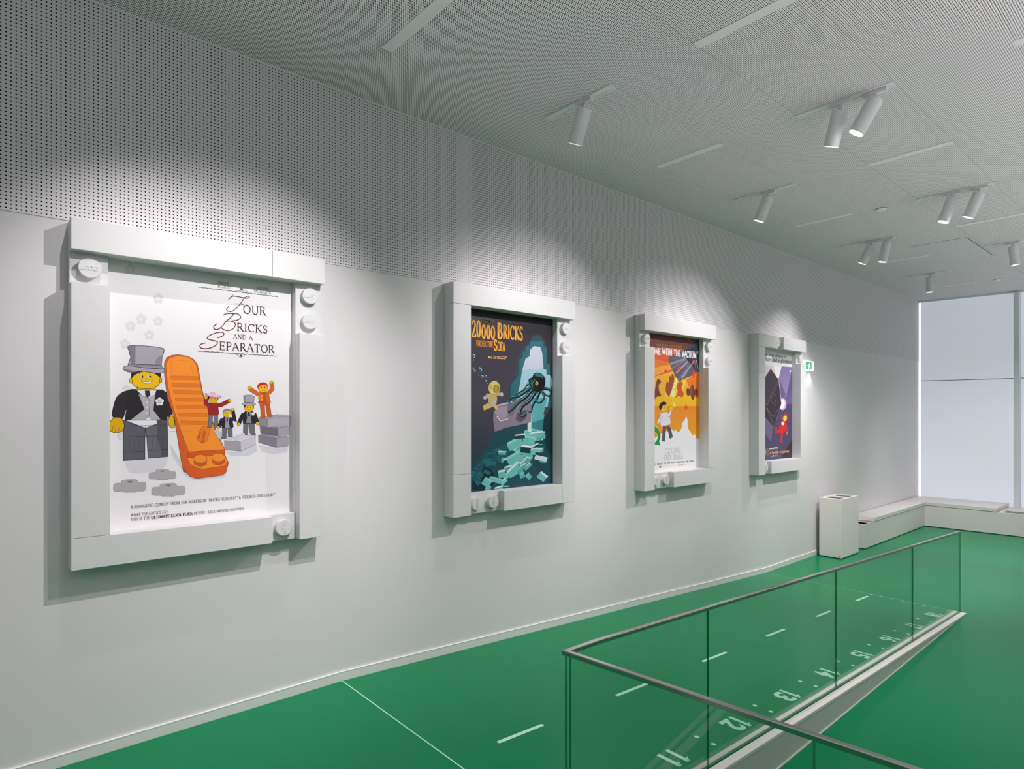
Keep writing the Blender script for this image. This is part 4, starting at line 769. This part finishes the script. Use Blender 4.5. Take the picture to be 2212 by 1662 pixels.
# skirting following the floor along the long wall
b = B(); ys = [-5, Y0, Y1, 8.6]
for ya, yb in zip(ys, ys[1:]):
    za, zb = zr(ya), zr(yb)
    b.hexa([(0,ya,za),(0.012,ya,za),(0.012,yb,zb),(0,yb,zb),(0,ya,za+.055),(0.012,ya,za+.055),(0.012,yb,zb+.055),(0,yb,zb+.055)])
sk = struct(b.build('baseboard_left', None, [M['base']]))
b = B()
for ya, yb in zip(ys, ys[1:]):
    za, zb = zr(ya)+.055, zr(yb)+.055
    b.hexa([(0,ya,za),(0.0135,ya,za),(0.0135,yb,zb),(0,yb,zb),(0,ya,za+.003),(0.0135,ya,za+.003),(0.0135,yb,zb+.003),(0,yb,zb+.003)])
b.build('top_edge', sk, [M['white_line']])

# kerb between ramp and lower floor, carrying the glass
kerb = struct(link('trim_1', None))
YS = [-0.5, Y0, Y1]
def strip(xa, xb, dz0, dz1, name, mat, flat=None, ya0=None):
    b = B()
    YY = YS if ya0 is None else [ya0] + [y for y in YS if y > ya0]
    for ya, yb in zip(YY, YY[1:]):
        lo = (lambda y: flat) if flat is not None else (lambda y: zr(y)+dz0)
        P = lambda x, y, z: (xs(y)+x, y, z)
        b.hexa([P(xa,ya,lo(ya)),P(xb,ya,lo(ya)),P(xb,yb,lo(yb)),P(xa,yb,lo(yb)),P(xa,ya,zr(ya)+dz1),P(xb,ya,zr(ya)+dz1),P(xb,yb,zr(yb)+dz1),P(xa,yb,zr(yb)+dz1)])
    return b.build(name, kerb, [M[mat]])
strip(-0.040, -0.013, -.03, 0.0035, 'kerb_top', 'curb')
strip(0.012, 0.060, -.012, 0.0035, 'kerb_top', 'curb')
strip(-0.013, 0.012, -.06, -0.006, 'glass_channel', 'slot')
strip(0.010, 0.056, 0, -0.012, 'kerb_side', 'curb_side', flat=ZL-.01)
b = B(); b.hexa([(xs(1.7)+.056,1.7,ZL),(xs(1.7)+.064,1.7,ZL),(xs(6.9)+.058,6.9,ZL),(xs(6.9)+.05,6.9,ZL),(xs(1.7)+.056,1.7,ZL+.008),(xs(1.7)+.064,1.7,ZL+.008),(xs(6.9)+.058,6.9,ZL+.008),(xs(6.9)+.05,6.9,ZL+.008)])
b.build('foot_bead', kerb, [M['white_line']])

# end of the room: blinds behind a boxed sill
YB = lambda x: 12.83 + 0.0859 * x
def slab(b, x0, x1, f0, f1, z0, z1, mi=0):
    """box whose faces run along the slightly turned end wall; f gives offset from the wall line"""
    b.hexa([(x0,YB(x0)+f0,z0),(x1,YB(x1)+f0,z0),(x1,YB(x1)+f1,z0),(x0,YB(x0)+f1,z0),(x0,YB(x0)+f0,z1),(x1,YB(x1)+f0,z1),(x1,YB(x1)+f1,z1),(x0,YB(x0)+f1,z1)], mi)
    return b
win = struct(link('window_1', None))
slab(B(), 0.035, 1.392, .03, .034, 2.262, ZC-.035).build('blind_upper', win, [M['blind']])
slab(B(), 0.035, 1.392, .03, .034, 0.0, 2.252).build('blind_lower', win, [M['blind']])
slab(B(), 0.03, 1.40, .036, .04, 2.24, 2.27).build('blind_seam', win, [M['dark']])
slab(B(), 0.0, 6.5, 0.0, .06, ZC-.035, ZC).build('head_rail', win, [M['mullion']])
slab(B(), 0.006, 0.036, .045, .055, 0.05, ZC-.035).build('daylight_gap', win, [M['daylight']])
slab(B(), 1.392, 1.404, .045, .055, 0.05, ZC-.035).build('daylight_gap', win, [M['daylight']])
slab(slab(slab(B(), 1.404, 1.480, -.05, .08, 0.0, ZC-.035), 1.425, 1.43, -.056, -.05, 0.0, ZC-.035), 1.462, 1.467, -.056, -.05, 0, ZC-.035).build('mullion', win, [M['mullion']])
win2 = struct(link('window_2', None))
slab(B(), 1.488, 2.9, .03, .034, 2.262, ZC-.035).build('blind_upper', win2, [M['blind']])
slab(B(), 1.488, 2.9, .03, .034, 0.0, 2.252).build('blind_lower', win2, [M['blind']])
slab(B(), 1.488, 2.9, .036, .04, 2.24, 2.27).build('blind_seam', win2, [M['dark']])
slab(B(), 2.905, 2.98, -.05, .08, 0.0, ZC-.035).build('mullion', win2, [M['mullion']])
struct(slab(B(), -0.16, 6.5, .09, .2, ZL, ZC).build('wall_end', None, [M['wall']]))

# boxed seat along the wall and along the window
YF = lambda x: 12.047 + 0.035 * (x - 0.331)
be = thing('corner_bench', (0.33, 12.05, ZL), 'low off-white boxed bench wrapping the far corner under the window blinds', 'bench')
def bb(): return B()
bo = (0.33, 12.05, ZL)
def off(o): o.location = (-bo[0], -bo[1], -bo[2]); return o
b = B(); b.box(0.0135, 0.333, 9.386, 9.40, ZL+.012, .093); b.box(0.319, 0.333, 9.40, 12.06, ZL+.012, .093); b.box(0.0135, 0.319, 9.74, 12.06, .06, .093); b.box(0.0135, 0.04, 9.40, 9.74, ZL+.012, .093)
off(b.build('box_front', be, [M['bench']]))
off(B().box(0.04, 0.319, 9.40, 9.74, ZL+.01, .03).build('service_recess', be, [M['blank']]))
b = B()
b.hexa([(0.333,YF(.333),ZL+.012),(4.5,YF(4.5),ZL+.012),(4.5,YF(4.5)+.02,ZL+.012),(0.333,YF(.333)+.02,ZL+.012),(0.333,YF(.333),.088),(4.5,YF(4.5),.088),(4.5,YF(4.5)+.02,.088),(0.333,YF(.333)+.02,.088)])
b.hexa([(0.0135,12.06,.06),(4.5,YF(4.5)+.02,.06),(4.5,YB(4.5)+.02,.06),(0.0135,YB(0)+.02,.06),(0.0135,12.06,.088),(4.5,YF(4.5)+.02,.088),(4.5,YB(4.5)+.02,.088),(0.0135,YB(0)+.02,.088)])
off(b.build('box_front', be, [M['bench']]))
off(B().box(0.0135, 0.343, 9.718, 12.045, .096, .148, bevel=.004).build('lid', be, [M['bench']]))
b = B(); b.hexa([(0.0135,12.048,.096),(1.335,YF(1.335)-.008,.096),(1.335,YB(1.335)+.0,.096),(0.0135,YB(0),.096),(0.0135,12.048,.150),(1.335,YF(1.335)-.008,.150),(1.335,YB(1.335)+.0,.150),(0.0135,YB(0),.150)])
off(b.build('lid', be, [M['bench']]))
b = B()
for i in range(60):
    x = 1.41 + i*.03; b.hexa([(x,YF(x)+.06,.088),(x+.018,YF(x)+.06,.088),(x+.018,YF(x)+.30,.088),(x,YF(x)+.30,.088),(x,YF(x)+.06,.0895),(x+.018,YF(x)+.06,.0895),(x+.018,YF(x)+.30,.0895),(x,YF(x)+.30,.0895)])
off(b.build('air_grille', be, [M['dark']]))
off(B().box(0.0135, 0.325, 9.392, 12.06, ZL, ZL+.012).build('plinth', be, [M['dark']]))
b = B(); b.hexa([(0.325,YF(.325)+.006,ZL),(4.5,YF(4.5)+.006,ZL),(4.5,YF(4.5)+.02,ZL),(0.325,YF(.325)+.02,ZL),(0.325,YF(.325)+.006,ZL+.012),(4.5,YF(4.5)+.006,ZL+.012),(4.5,YF(4.5)+.02,ZL+.012),(0.325,YF(.325)+.02,ZL+.012)])
off(b.build('plinth', be, [M['dark']]))

# waste bin
bn = thing('waste_bin', (0.213, 8.803, ZL), 'tall off-white square-edged waste bin with two openings on top, by the wall', 'bin')
b = B(); z0, z1 = 0.012, 0.794; w, d = .1475, .286
b.box(-w, w, -d, d, z0, z1-.03, bevel=.003)
o = b.build('body', bn, [M['bin']])
b = B(); zt = z1
xs_ = [-w, -.105, .105, w]; ys_ = [-d, -.225, -.045, .045, .225, d]
for i in range(3):
    for j in range(5):
        if i == 1 and j in (1, 3): continue
        b.box(xs_[i], xs_[i+1], ys_[j], ys_[j+1], z1-.03, z1)
b.build('top_rim', bn, [M['bin']])
for j, mt in ((1, 'dark'), (3, 'dark')):
    B().box(-.105, .105, ys_[j], ys_[j+1], z1-.0299, z1-.012).build('opening', bn, [M[mt]])
B().box(-.085, .085, .04+.02, .20, z1-.012, z1-.0105).build('liner_edge', bn, [M['mark_blue']])
B().box(-w+.008, w-.008, -d+.008, d-.008, 0, z0).build('plinth', bn, [M['dark']])
B().box(w-.03, w-.012, -d-.001, -d, .02, .035).build('sticker', bn, [M['dark']])

# exit sign
sg = thing('exit_sign', (0.0, 8.30, 2.31), 'small lit green and white exit sign on the wall, half behind the furthest frame', 'sign')
B().box(0.0, .032, -.13, .13, -.062, .062, bevel=.004).build('housing', sg, [M['sign_white']])
B().box(.032, .0335, -.12, .06, -.05, .05).build('green_panel', sg, [M['sign_green']])
b = B()   # running figure and door
x = .0345
def fp(pts): b.poly([(x, u, v) for u, v in pts])
fp([(-.02,.03),(-.005,.042),(.008,.03),(-.005,.018)]); fp([(-.05,.012),(-.01,.018),(.004,-.004),(-.03,-.01)]); fp([(-.03,-.008),(-.012,-.008),(-.03,-.045),(-.045,-.045)]); fp([(-.015,-.004),(.0,-.004),(.028,-.03),(.018,-.04)]); fp([(.0,.012),(.03,.004),(.03,-.004),(.0,.002)])
fp([(-.075,.008),(-.075,-.008),(-.1,0)])
b.build('pictogram', sg, [M['sign_white']])
B().box(.0335, .0345, .072, .112, -.042, .042).build('door_panel', sg, [M['sign_green']])
B().box(.0345, .0352, .076, .108, -.038, .038).build('door_field', sg, [M['sign_white']])
lt = bpy.data.lights.new('sign_downlight', 'SPOT'); lt.energy = 2.2; lt.color = (.85, .92, 1); lt.spot_size = 1.5; lt.spot_blend = .6; lt.shadow_soft_size = .01
lo = bpy.data.objects.new('sign_downlight', lt); COL.objects.link(lo); lo.parent = sg; lo.location = (.05, .04, -.075); lo.rotation_euler = (0, math.radians(18), 0)

# ------------------------------------------------------------------ glass balustrade
ZH = 0.780
gb = thing('glass_balustrade', (xs(4), 4, zr(4)), 'clear green-edged glass balustrade with slim steel handrail beside the ramp', 'balustrade')
go = Vector(gb.location)
def gpart(b, name, mats):
    o = b.build(name, gb, mats); o.location = -go; return o
def zh(y): return ZH if y < 1.862 else ZH - (y - 1.862) * 0.0484
YC = 1.690
T2 = .0055
def gpanel(ya, yb, kinks=()):
    b = B(); Y = [ya] + [k for k in kinks if ya < k < yb] + [yb]
    n = len(Y)-1
    for i, (p, q) in enumerate(zip(Y, Y[1:])):
        lo = lambda y: zr(y) - .03
        P = lambda sx, y, z: (xs(y)+sx*T2, y, z)
        v = [P(-1,p,lo(p)),P(1,p,lo(p)),P(1,q,lo(q)),P(-1,q,lo(q)),P(-1,p,zh(p)),P(1,p,zh(p)),P(1,q,zh(q)),P(-1,q,zh(q))]
        vv = [b.bm.verts.new(t) for t in v]
        for k, f in enumerate(((3,2,1,0),(4,5,6,7),(0,1,5,4),(1,2,6,5),(2,3,7,6),(3,0,4,7))):
            if k == 2 and i > 0: continue
            if k == 4 and i < n-1: continue
            fc = b.bm.faces.new([vv[t] for t in f]); fc.material_index = 1 if k in (0,1,2,4) else 0
    return gpart(b, 'glass_panel', [M['glass'], M['glass_edge']])
J = [1.700, 2.665, 4.195, 5.735, 7.165]
for a, c in zip(J, J[1:]): gpanel(a+.002, c-.002, (Y0, 1.862))
# return across the top of the drop
dx, dy = 1/math.hypot(1, .092), .092/math.hypot(1, .092)
c0 = Vector((xs(YC)-.006, YC-.006, 0))
def ret(s, n, z): return (c0.x + s*dx - n*dy, c0.y + s*dy + n*dx, z)
def rpanel(s0, s1):
    b = B(); v = [ret(s0,-T2,-.2),ret(s1,-T2,-.2),ret(s1,T2,-.2),ret(s0,T2,-.2),ret(s0,-T2,ZH),ret(s1,-T2,ZH),ret(s1,T2,ZH),ret(s0,T2,ZH)]
    b.hexa(v, faces=[1,1,0,1,0,1]); return gpart(b, 'glass_panel', [M['glass'], M['glass_edge']])
rpanel(0.0, .915); rpanel(.919, 2.7)
# handrail: a slim U channel swept over both runs
def rail(pts, hw, h0, h1):
    b = B()
    rings = []
    for i, p in enumerate(pts):
        p = Vector(p); d1 = (p-Vector(pts[i-1])).normalized() if i else None; d2 = (Vector(pts[i+1])-p).normalized() if i < len(pts)-1 else None
        d1 = d1 or d2; d2 = d2 or d1
        n1 = Vector((-d1.y, d1.x, 0)).normalized(); n2 = Vector((-d2.y, d2.x, 0)).normalized(); n = (n1+n2).normalized(); k = 1/max(.5, n.dot(n1))
        e = .0025
        sec = [(-hw, h0), (-hw, h1-e), (-hw+e, h1), (hw-e, h1), (hw, h1-e), (hw, h0)]
        rings.append([b.bm.verts.new(p + n*u*k + Vector((0, 0, v))) for u, v in sec])
    for r, q in zip(rings, rings[1:]):
        for i in range(6): b.bm.faces.new((r[i], r[(i+1) % 6], q[(i+1) % 6], q[i]))
    b.bm.faces.new(rings[0]); b.bm.faces.new(rings[-1][::-1])
    return b
cx = Vector((xs(YC)-.006, YC-.006, ZH))
pts = [ret(2.7, 0, ZH), tuple(cx), (xs(1.862), 1.862, ZH), (xs(7.165), 7.165, zh(7.165))]
gpart(rail(pts, .0105, -.012, .005), 'handrail', [M['steel']])

# ------------------------------------------------------------------ ceiling tracks, blanks, spotlights
def strip_thing(x, y, label):
    t = thing('ceiling_blank', (x, y, ZC), label, 'ceiling cover', 'plain cover strips between the ceiling trays')
    B().box(-.30, .30, -.034, .034, -.004, -.0005).build('cover_plate', t, [M['blank']])
    B().box(-.30, .30, .034, .0365, -.003, -.0005).build('shadow_gap', t, [M['blank']])
    return t
strip_thing(.90, 1.72, 'plain pale cover strip in the ceiling nearest the top edge, left of centre')
strip_thing(2.09, 2.965, 'plain pale cover strip cut by the top edge, above the pair of big spotlights')
strip_thing(.90, 4.20, 'plain pale cover strip in the ceiling just beyond the single large spotlight')
strip_thing(2.09, 5.45, 'plain pale cover strip in the ceiling just beyond the pair of big spotlights')
strip_thing(3.28, 4.24, 'plain pale cover strip in the ceiling at the right edge of the view')
strip_thing(.90, 6.66, 'plain pale cover strip in the ceiling beyond the second single spotlight along the wall')
strip_thing(2.09, 7.96, 'plain pale cover strip in the ceiling beyond the mid-distance pair of spotlights')
strip_thing(.90, 9.16, 'faint plain cover strip in the ceiling beyond the small pair near the wall')
strip_thing(.88, 11.63, 'plain cover strip in the ceiling nearest the window blinds')
def track(x, y, label, cy=0):
    t = thing('light_track', (x, y, ZC), label, 'light track', 'short recessed light tracks in the ceiling')
    b = B()
    b.box(-.30, .30, -.034, -.018, -.006, -.0005); b.box(-.30, .30, .018, .034, -.006, -.0005); b.box(-.30, -.28, -.018, .018, -.006, -.0005); b.box(.28, .30, -.018, .018, -.006, -.0005)
    b.build('track_frame', t, [M['white_metal']])
    B().box(-.28, .28, -.018, .018, -.003, -.0005).build('track_slot', t, [M['blank']])
    return t
track(.90, .483, 'light track hidden above the picture, over the nearest frame')
track(2.09, 1.73, 'light track above the upper platform, out of view above the picture')
track(.90, 2.95, 'light track carrying the single large spotlight nearest the camera')
track(2.09, 4.20, 'light track carrying the two biggest spotlights side by side')
track(.90, 5.42, 'light track carrying the second single spotlight along the wall')
track(2.09, 6.70, 'light track carrying the mid-distance pair of spotlights on the right')
track(.90, 7.91, 'light track carrying the small pair of spotlights near the wall')
track(2.09, 9.20, 'light track with one spotlight at the right edge of the picture')
track(3.28, 5.43, 'added light track, unseen beyond the right edge, for the helper lamp over the lower floor')  # made-up track, only carries an added floor lamp out of view
track(3.28, 9.20, 'added light track, unseen beyond the right edge, for the helper lamp before the blinds')  # likewise made up, holds the second added lamp out of view
track(.85, 10.39, 'light track with the last spotlight before the blinds')
def spotlight(x, y, d, target, power, label, size=80, blend=.9):
    """white cylinder hanging at x, y; d is the way the body points"""
    t = thing('spotlight', (x, y, ZC-.004), label, 'spotlight', 'white cylinder spotlights on the ceiling tracks')
    B().box(-.07, .07, -.016, .016, -.024, 0, bevel=.003).build('track_adapter', t, [M['white_metal']])
    B().lathe([(0, -.060), (.011, -.060), (.011, -.022), (0, -.022)], n=16).build('stem', t, [M['white_metal']])
    piv = Vector((0, 0, -.056)); d = Vector(d).normalized()
    m = Matrix.Translation(piv) @ d.to_track_quat('-Z', 'Y').to_matrix().to_4x4()
    bo_ = B().lathe([(0, .003), (.045, .003), (.0485, -.001), (.0485, -.178), (.0468, -.179), (.0468, -.182), (.0485, -.183), (.0485, -.220), (.045, -.220), (.041, -.210), (0, -.210)], m, 40).build('lamp_body', t, [M['white_metal']])
    bo_.modifiers.new('edge', 'EDGE_SPLIT').split_angle = math.radians(35)
    B().lathe([(0, -.2095), (.0405, -.2095), (.0405, -.2125), (0, -.2125)], m, 32, smooth=False).build('lens', t, [M['lens']])
    l = bpy.data.lights.new('beam', 'SPOT'); l.energy = power; l.spot_size = math.radians(size); l.spot_blend = blend; l.shadow_soft_size = .006; l.color = (1, .95, .965)
    lo = bpy.data.objects.new('beam', l); COL.objects.link(lo); lo.parent = t
    p = m @ Vector((0, 0, -.228)); aim = (Vector(target) - (Vector(t.location) + p)).normalized()
    lo.location = p; lo.rotation_euler = aim.to_track_quat('-Z', 'Y').to_euler()
    return t
NP, FP, DP = SPOT_NEAR, SPOT_FAR, SPOT_DOWN
FR = [.346, 2.497, 4.645, 6.77]
spotlight(.90, .50, (-.46, .1, -.88), (0, .85, 1.0), NP, 'spotlight above the picture that lights the nearest frame', 84)
spotlight(2.05, 1.75, (-.62, -.2, -.75), (0, .95, 1.6), FP, 'spotlight above the platform aimed at the nearest frame', 66)
spotlight(2.26, 1.72, (-.3, -.2, -.93), (1.3, 1.2, 0), DP, 'added unseen spotlight above the platform, brightening the upper floor')  # extra lamp, added out of view to brighten the near floor
spotlight(.963, 2.94, (-.44, .07, -.89), (0, 3.08, 1.0), NP, 'single large white spotlight nearest the camera, hanging above the second frame', 84)
spotlight(2.071, 4.19, (-.34, .19, -.92), (1.1, 4.9, -.2), DP, 'left one of the two biggest spotlights, hanging almost straight with no lens showing')
spotlight(2.279, 4.21, (-.46, -.17, -.87), (0, 3.2, 1.6), FP, 'right one of the two biggest spotlights, tilted, its glowing lens facing the camera', 66)
spotlight(.943, 5.41, (-.38, -.06, -.92), (0, 5.25, 1.0), NP, 'single spotlight above the third frame, a thin bright line at its lower rim', 84)
spotlight(2.073, 6.69, (-.29, -.11, -.95), (0, 5.3, 1.6), FP, 'left one of the mid-distance pair of spotlights on the right, broad bright lens', 66)
spotlight(2.281, 6.70, (-.39, 0, -.92), (.5, 8.5, .1), DP*2.2, 'right one of the mid-distance pair of spotlights on the right')
spotlight(.946, 7.90, (-.45, -.07, -.89), (0, 7.38, 1.2), NP*1.7, 'left tilted one of the small pair of spotlights near the wall', 84)
spotlight(1.115, 7.90, (-.21, -.02, -.975), (.7, 8.2, -.2), DP, 'right upright one of the small pair of spotlights near the wall')
spotlight(2.07, 9.19, (.10, .08, -.99), (1.5, 12, .0), DP*1.3, 'spotlight near the right edge of the picture, tilted toward the camera')
spotlight(.869, 10.38, (0, .02, -.99), (1.3, 11.2, -.2), DP*1.2, 'smallest and furthest spotlight, in front of the blinds', 60)
spotlight(3.30, 5.43, (-.2, -.1, -.97), (2.9, 5.2, -.2), DP, 'added unseen spotlight beyond the right edge, brightening the lower floor')  # fill lamp added off to the right to lift the lower floor
spotlight(3.30, 9.20, (-.2, .1, -.97), (2.6, 9.6, -.2), DP, 'added unseen spotlight beyond the right edge, brightening the floor before the blinds')  # second added fill lamp on the right, for the far floor

# smoke detectors
for x, y, r, lab in ((2.50, 3.06, .062, 'round white ceiling detector cut by the top edge of the picture'), (1.46, 6.72, .05, 'flat round white ceiling detector between the tracks at mid distance'), (1.43, 11.64, .05, 'tiny round ceiling detector just in front of the blinds')):
    t = thing('ceiling_detector', (x, y, ZC), lab, 'detector', 'round detectors on the ceiling')
    B().lathe([(0, -.016), (r*.75, -.016), (r, -.008), (r, -.0005), (0, -.0005)], n=36).build('cap', t, [M['blank']])
    B().lathe([(r+.004, -.0016), (r+.004, -.0004), (r, -.0004), (r, -.0016), (r+.004, -.0016)], n=36).build('gap_ring', t, [M['dark']])
# access hatch outline in the ceiling
h = struct(link('trim_2', None))
B().box(1.16, 1.757, 8.545, 8.552, ZC-.0015, ZC-.0004).box(1.75, 1.757, 8.552, 9.78, ZC-.0015, ZC-.0004).build('hatch_joint', h, [M['dark']])

# ------------------------------------------------------------------ the four brick frames
MH = .153; MV = .1511; ZB = .951; TB = .061; TF = .061
def stud_mesh(y, z, ang, parent):
    """round stud with raised letters on its face"""
    R = Matrix.Translation((TB, y, z)) @ Matrix.Rotation(math.pi/2, 4, 'Y')
    b = B(); r = .0465; h = .034
    b.lathe([(r, 0), (r, h-.002)], R, 40); b.lathe([(r, h-.002), (r-.002, h)], R, 40, smooth=False); b.lathe([(r-.002, h), (0, h)], R, 40, smooth=False)
    tr = LEGO
    ca, sa = math.cos(ang), math.sin(ang)
    for t in tr:
        q = [(p[0]*ca-p[1]*sa, p[0]*sa+p[1]*ca) for p in t]
        top = [b.bm.verts.new((TB+h+.0022, y+u, z+v)) for u, v in q]; bot = [b.bm.verts.new((TB+h-.001, y+u, z+v)) for u, v in q]
        b.bm.faces.new(top)
        for i in range(len(q)): j = (i+1) % len(q); b.bm.faces.new((top[i], bot[i], bot[j], top[j]))
    return b
def lego_tris():
    g = font_tris('LEGO', .006); X = [p[0] for t in g for p in t]; w = max(X)-min(X); s = .064/w
    return [[((p[0]-min(X)-w/2)*s + (p[1]-.34)*s*.25, (p[1]-.34)*s*1.12) for p in t] for t in g]
LEGO = lego_tris()
def frame(idx, y0, fronts, studs, label):
    t = thing('framed_poster', (0.001, y0, ZB), label, 'framed poster', 'posters in oversized white brick frames')
    # base layer: a ring one module wide
    b = B(); W_, H_ = 8*MH, 11*MV
    b.box(0, TB, 0, MH, 0, H_, bevel=.0015); b.box(0, TB, W_-MH, W_, 0, H_, bevel=.0015); b.box(0, TB, MH, W_-MH, 0, MV, bevel=.0015); b.box(0, TB, MH, W_-MH, H_-MV, H_, bevel=.0015)
    base = b.build('base_layer', t, [M['brick']])
    for c, r, a in studs:
        stud_mesh((c+.5)*MH, (r+.5)*MV, a, base).build('stud', base, [M['brick']])
    for c0, c1, r0, r1 in fronts:
        g = .0008
        B().box(TB+.0003, TB+TF, c0*MH+g, c1*MH-g, r0*MV+g, r1*MV-g, bevel=.0022).build('brick', t, [M['brick']])
    B().box(.001, .0075, MH-.012, W_-MH+.012, MV-.012, H_-MV+.012).build('poster_backing', t, [M['white_metal']])
    clip = (MH-.004, W_-MH+.004, MV-.004, H_-MV+.004)
    F = draw_art(ART[idx], clip)
    pm = F.mesh('poster_print', t, .008, 0, 0)
    return t
V_ = math.pi/2
frame(0, FR[0], [(0,6,10,11),(6,8,10,11),(0,1,1,9),(0,6,0,1),(7,8,0,8)], [(0,9,0),(7,9,0),(7,8,0),(6,0,V_)],
      'nearest white brick frame, its poster showing a top-hatted man and tall orange tool')
frame(1, FR[1], [(0,6,10,11),(6,8,10,11),(0,1,2,10),(0,1,0,2),(3,7,0,1),(7,8,0,8)], [(7,9,0),(7,8,0),(1,0,V_),(2,0,V_)],
      'second white brick frame, its dark undersea poster showing a black octopus over turquoise bricks')
frame(2, FR[2], [(0,8,10,11),(0,1,3,9),(0,1,0,3),(3,8,0,1),(7,8,1,8)], [(0,9,0),(7,9,0),(7,8,0),(1,0,V_),(2,0,V_)],
      'third white brick frame, its orange and yellow poster showing a grey vacuum nozzle')
frame(3, FR[3], [(0,3,10,11),(4,8,10,11),(0,1,8,10),(0,1,0,8),(2,8,0,1),(7,8,1,9)], [(3,10,0),(7,9,0),(1,0,V_)],
      'furthest white brick frame, its purple space poster showing a red astronaut and a black slab')
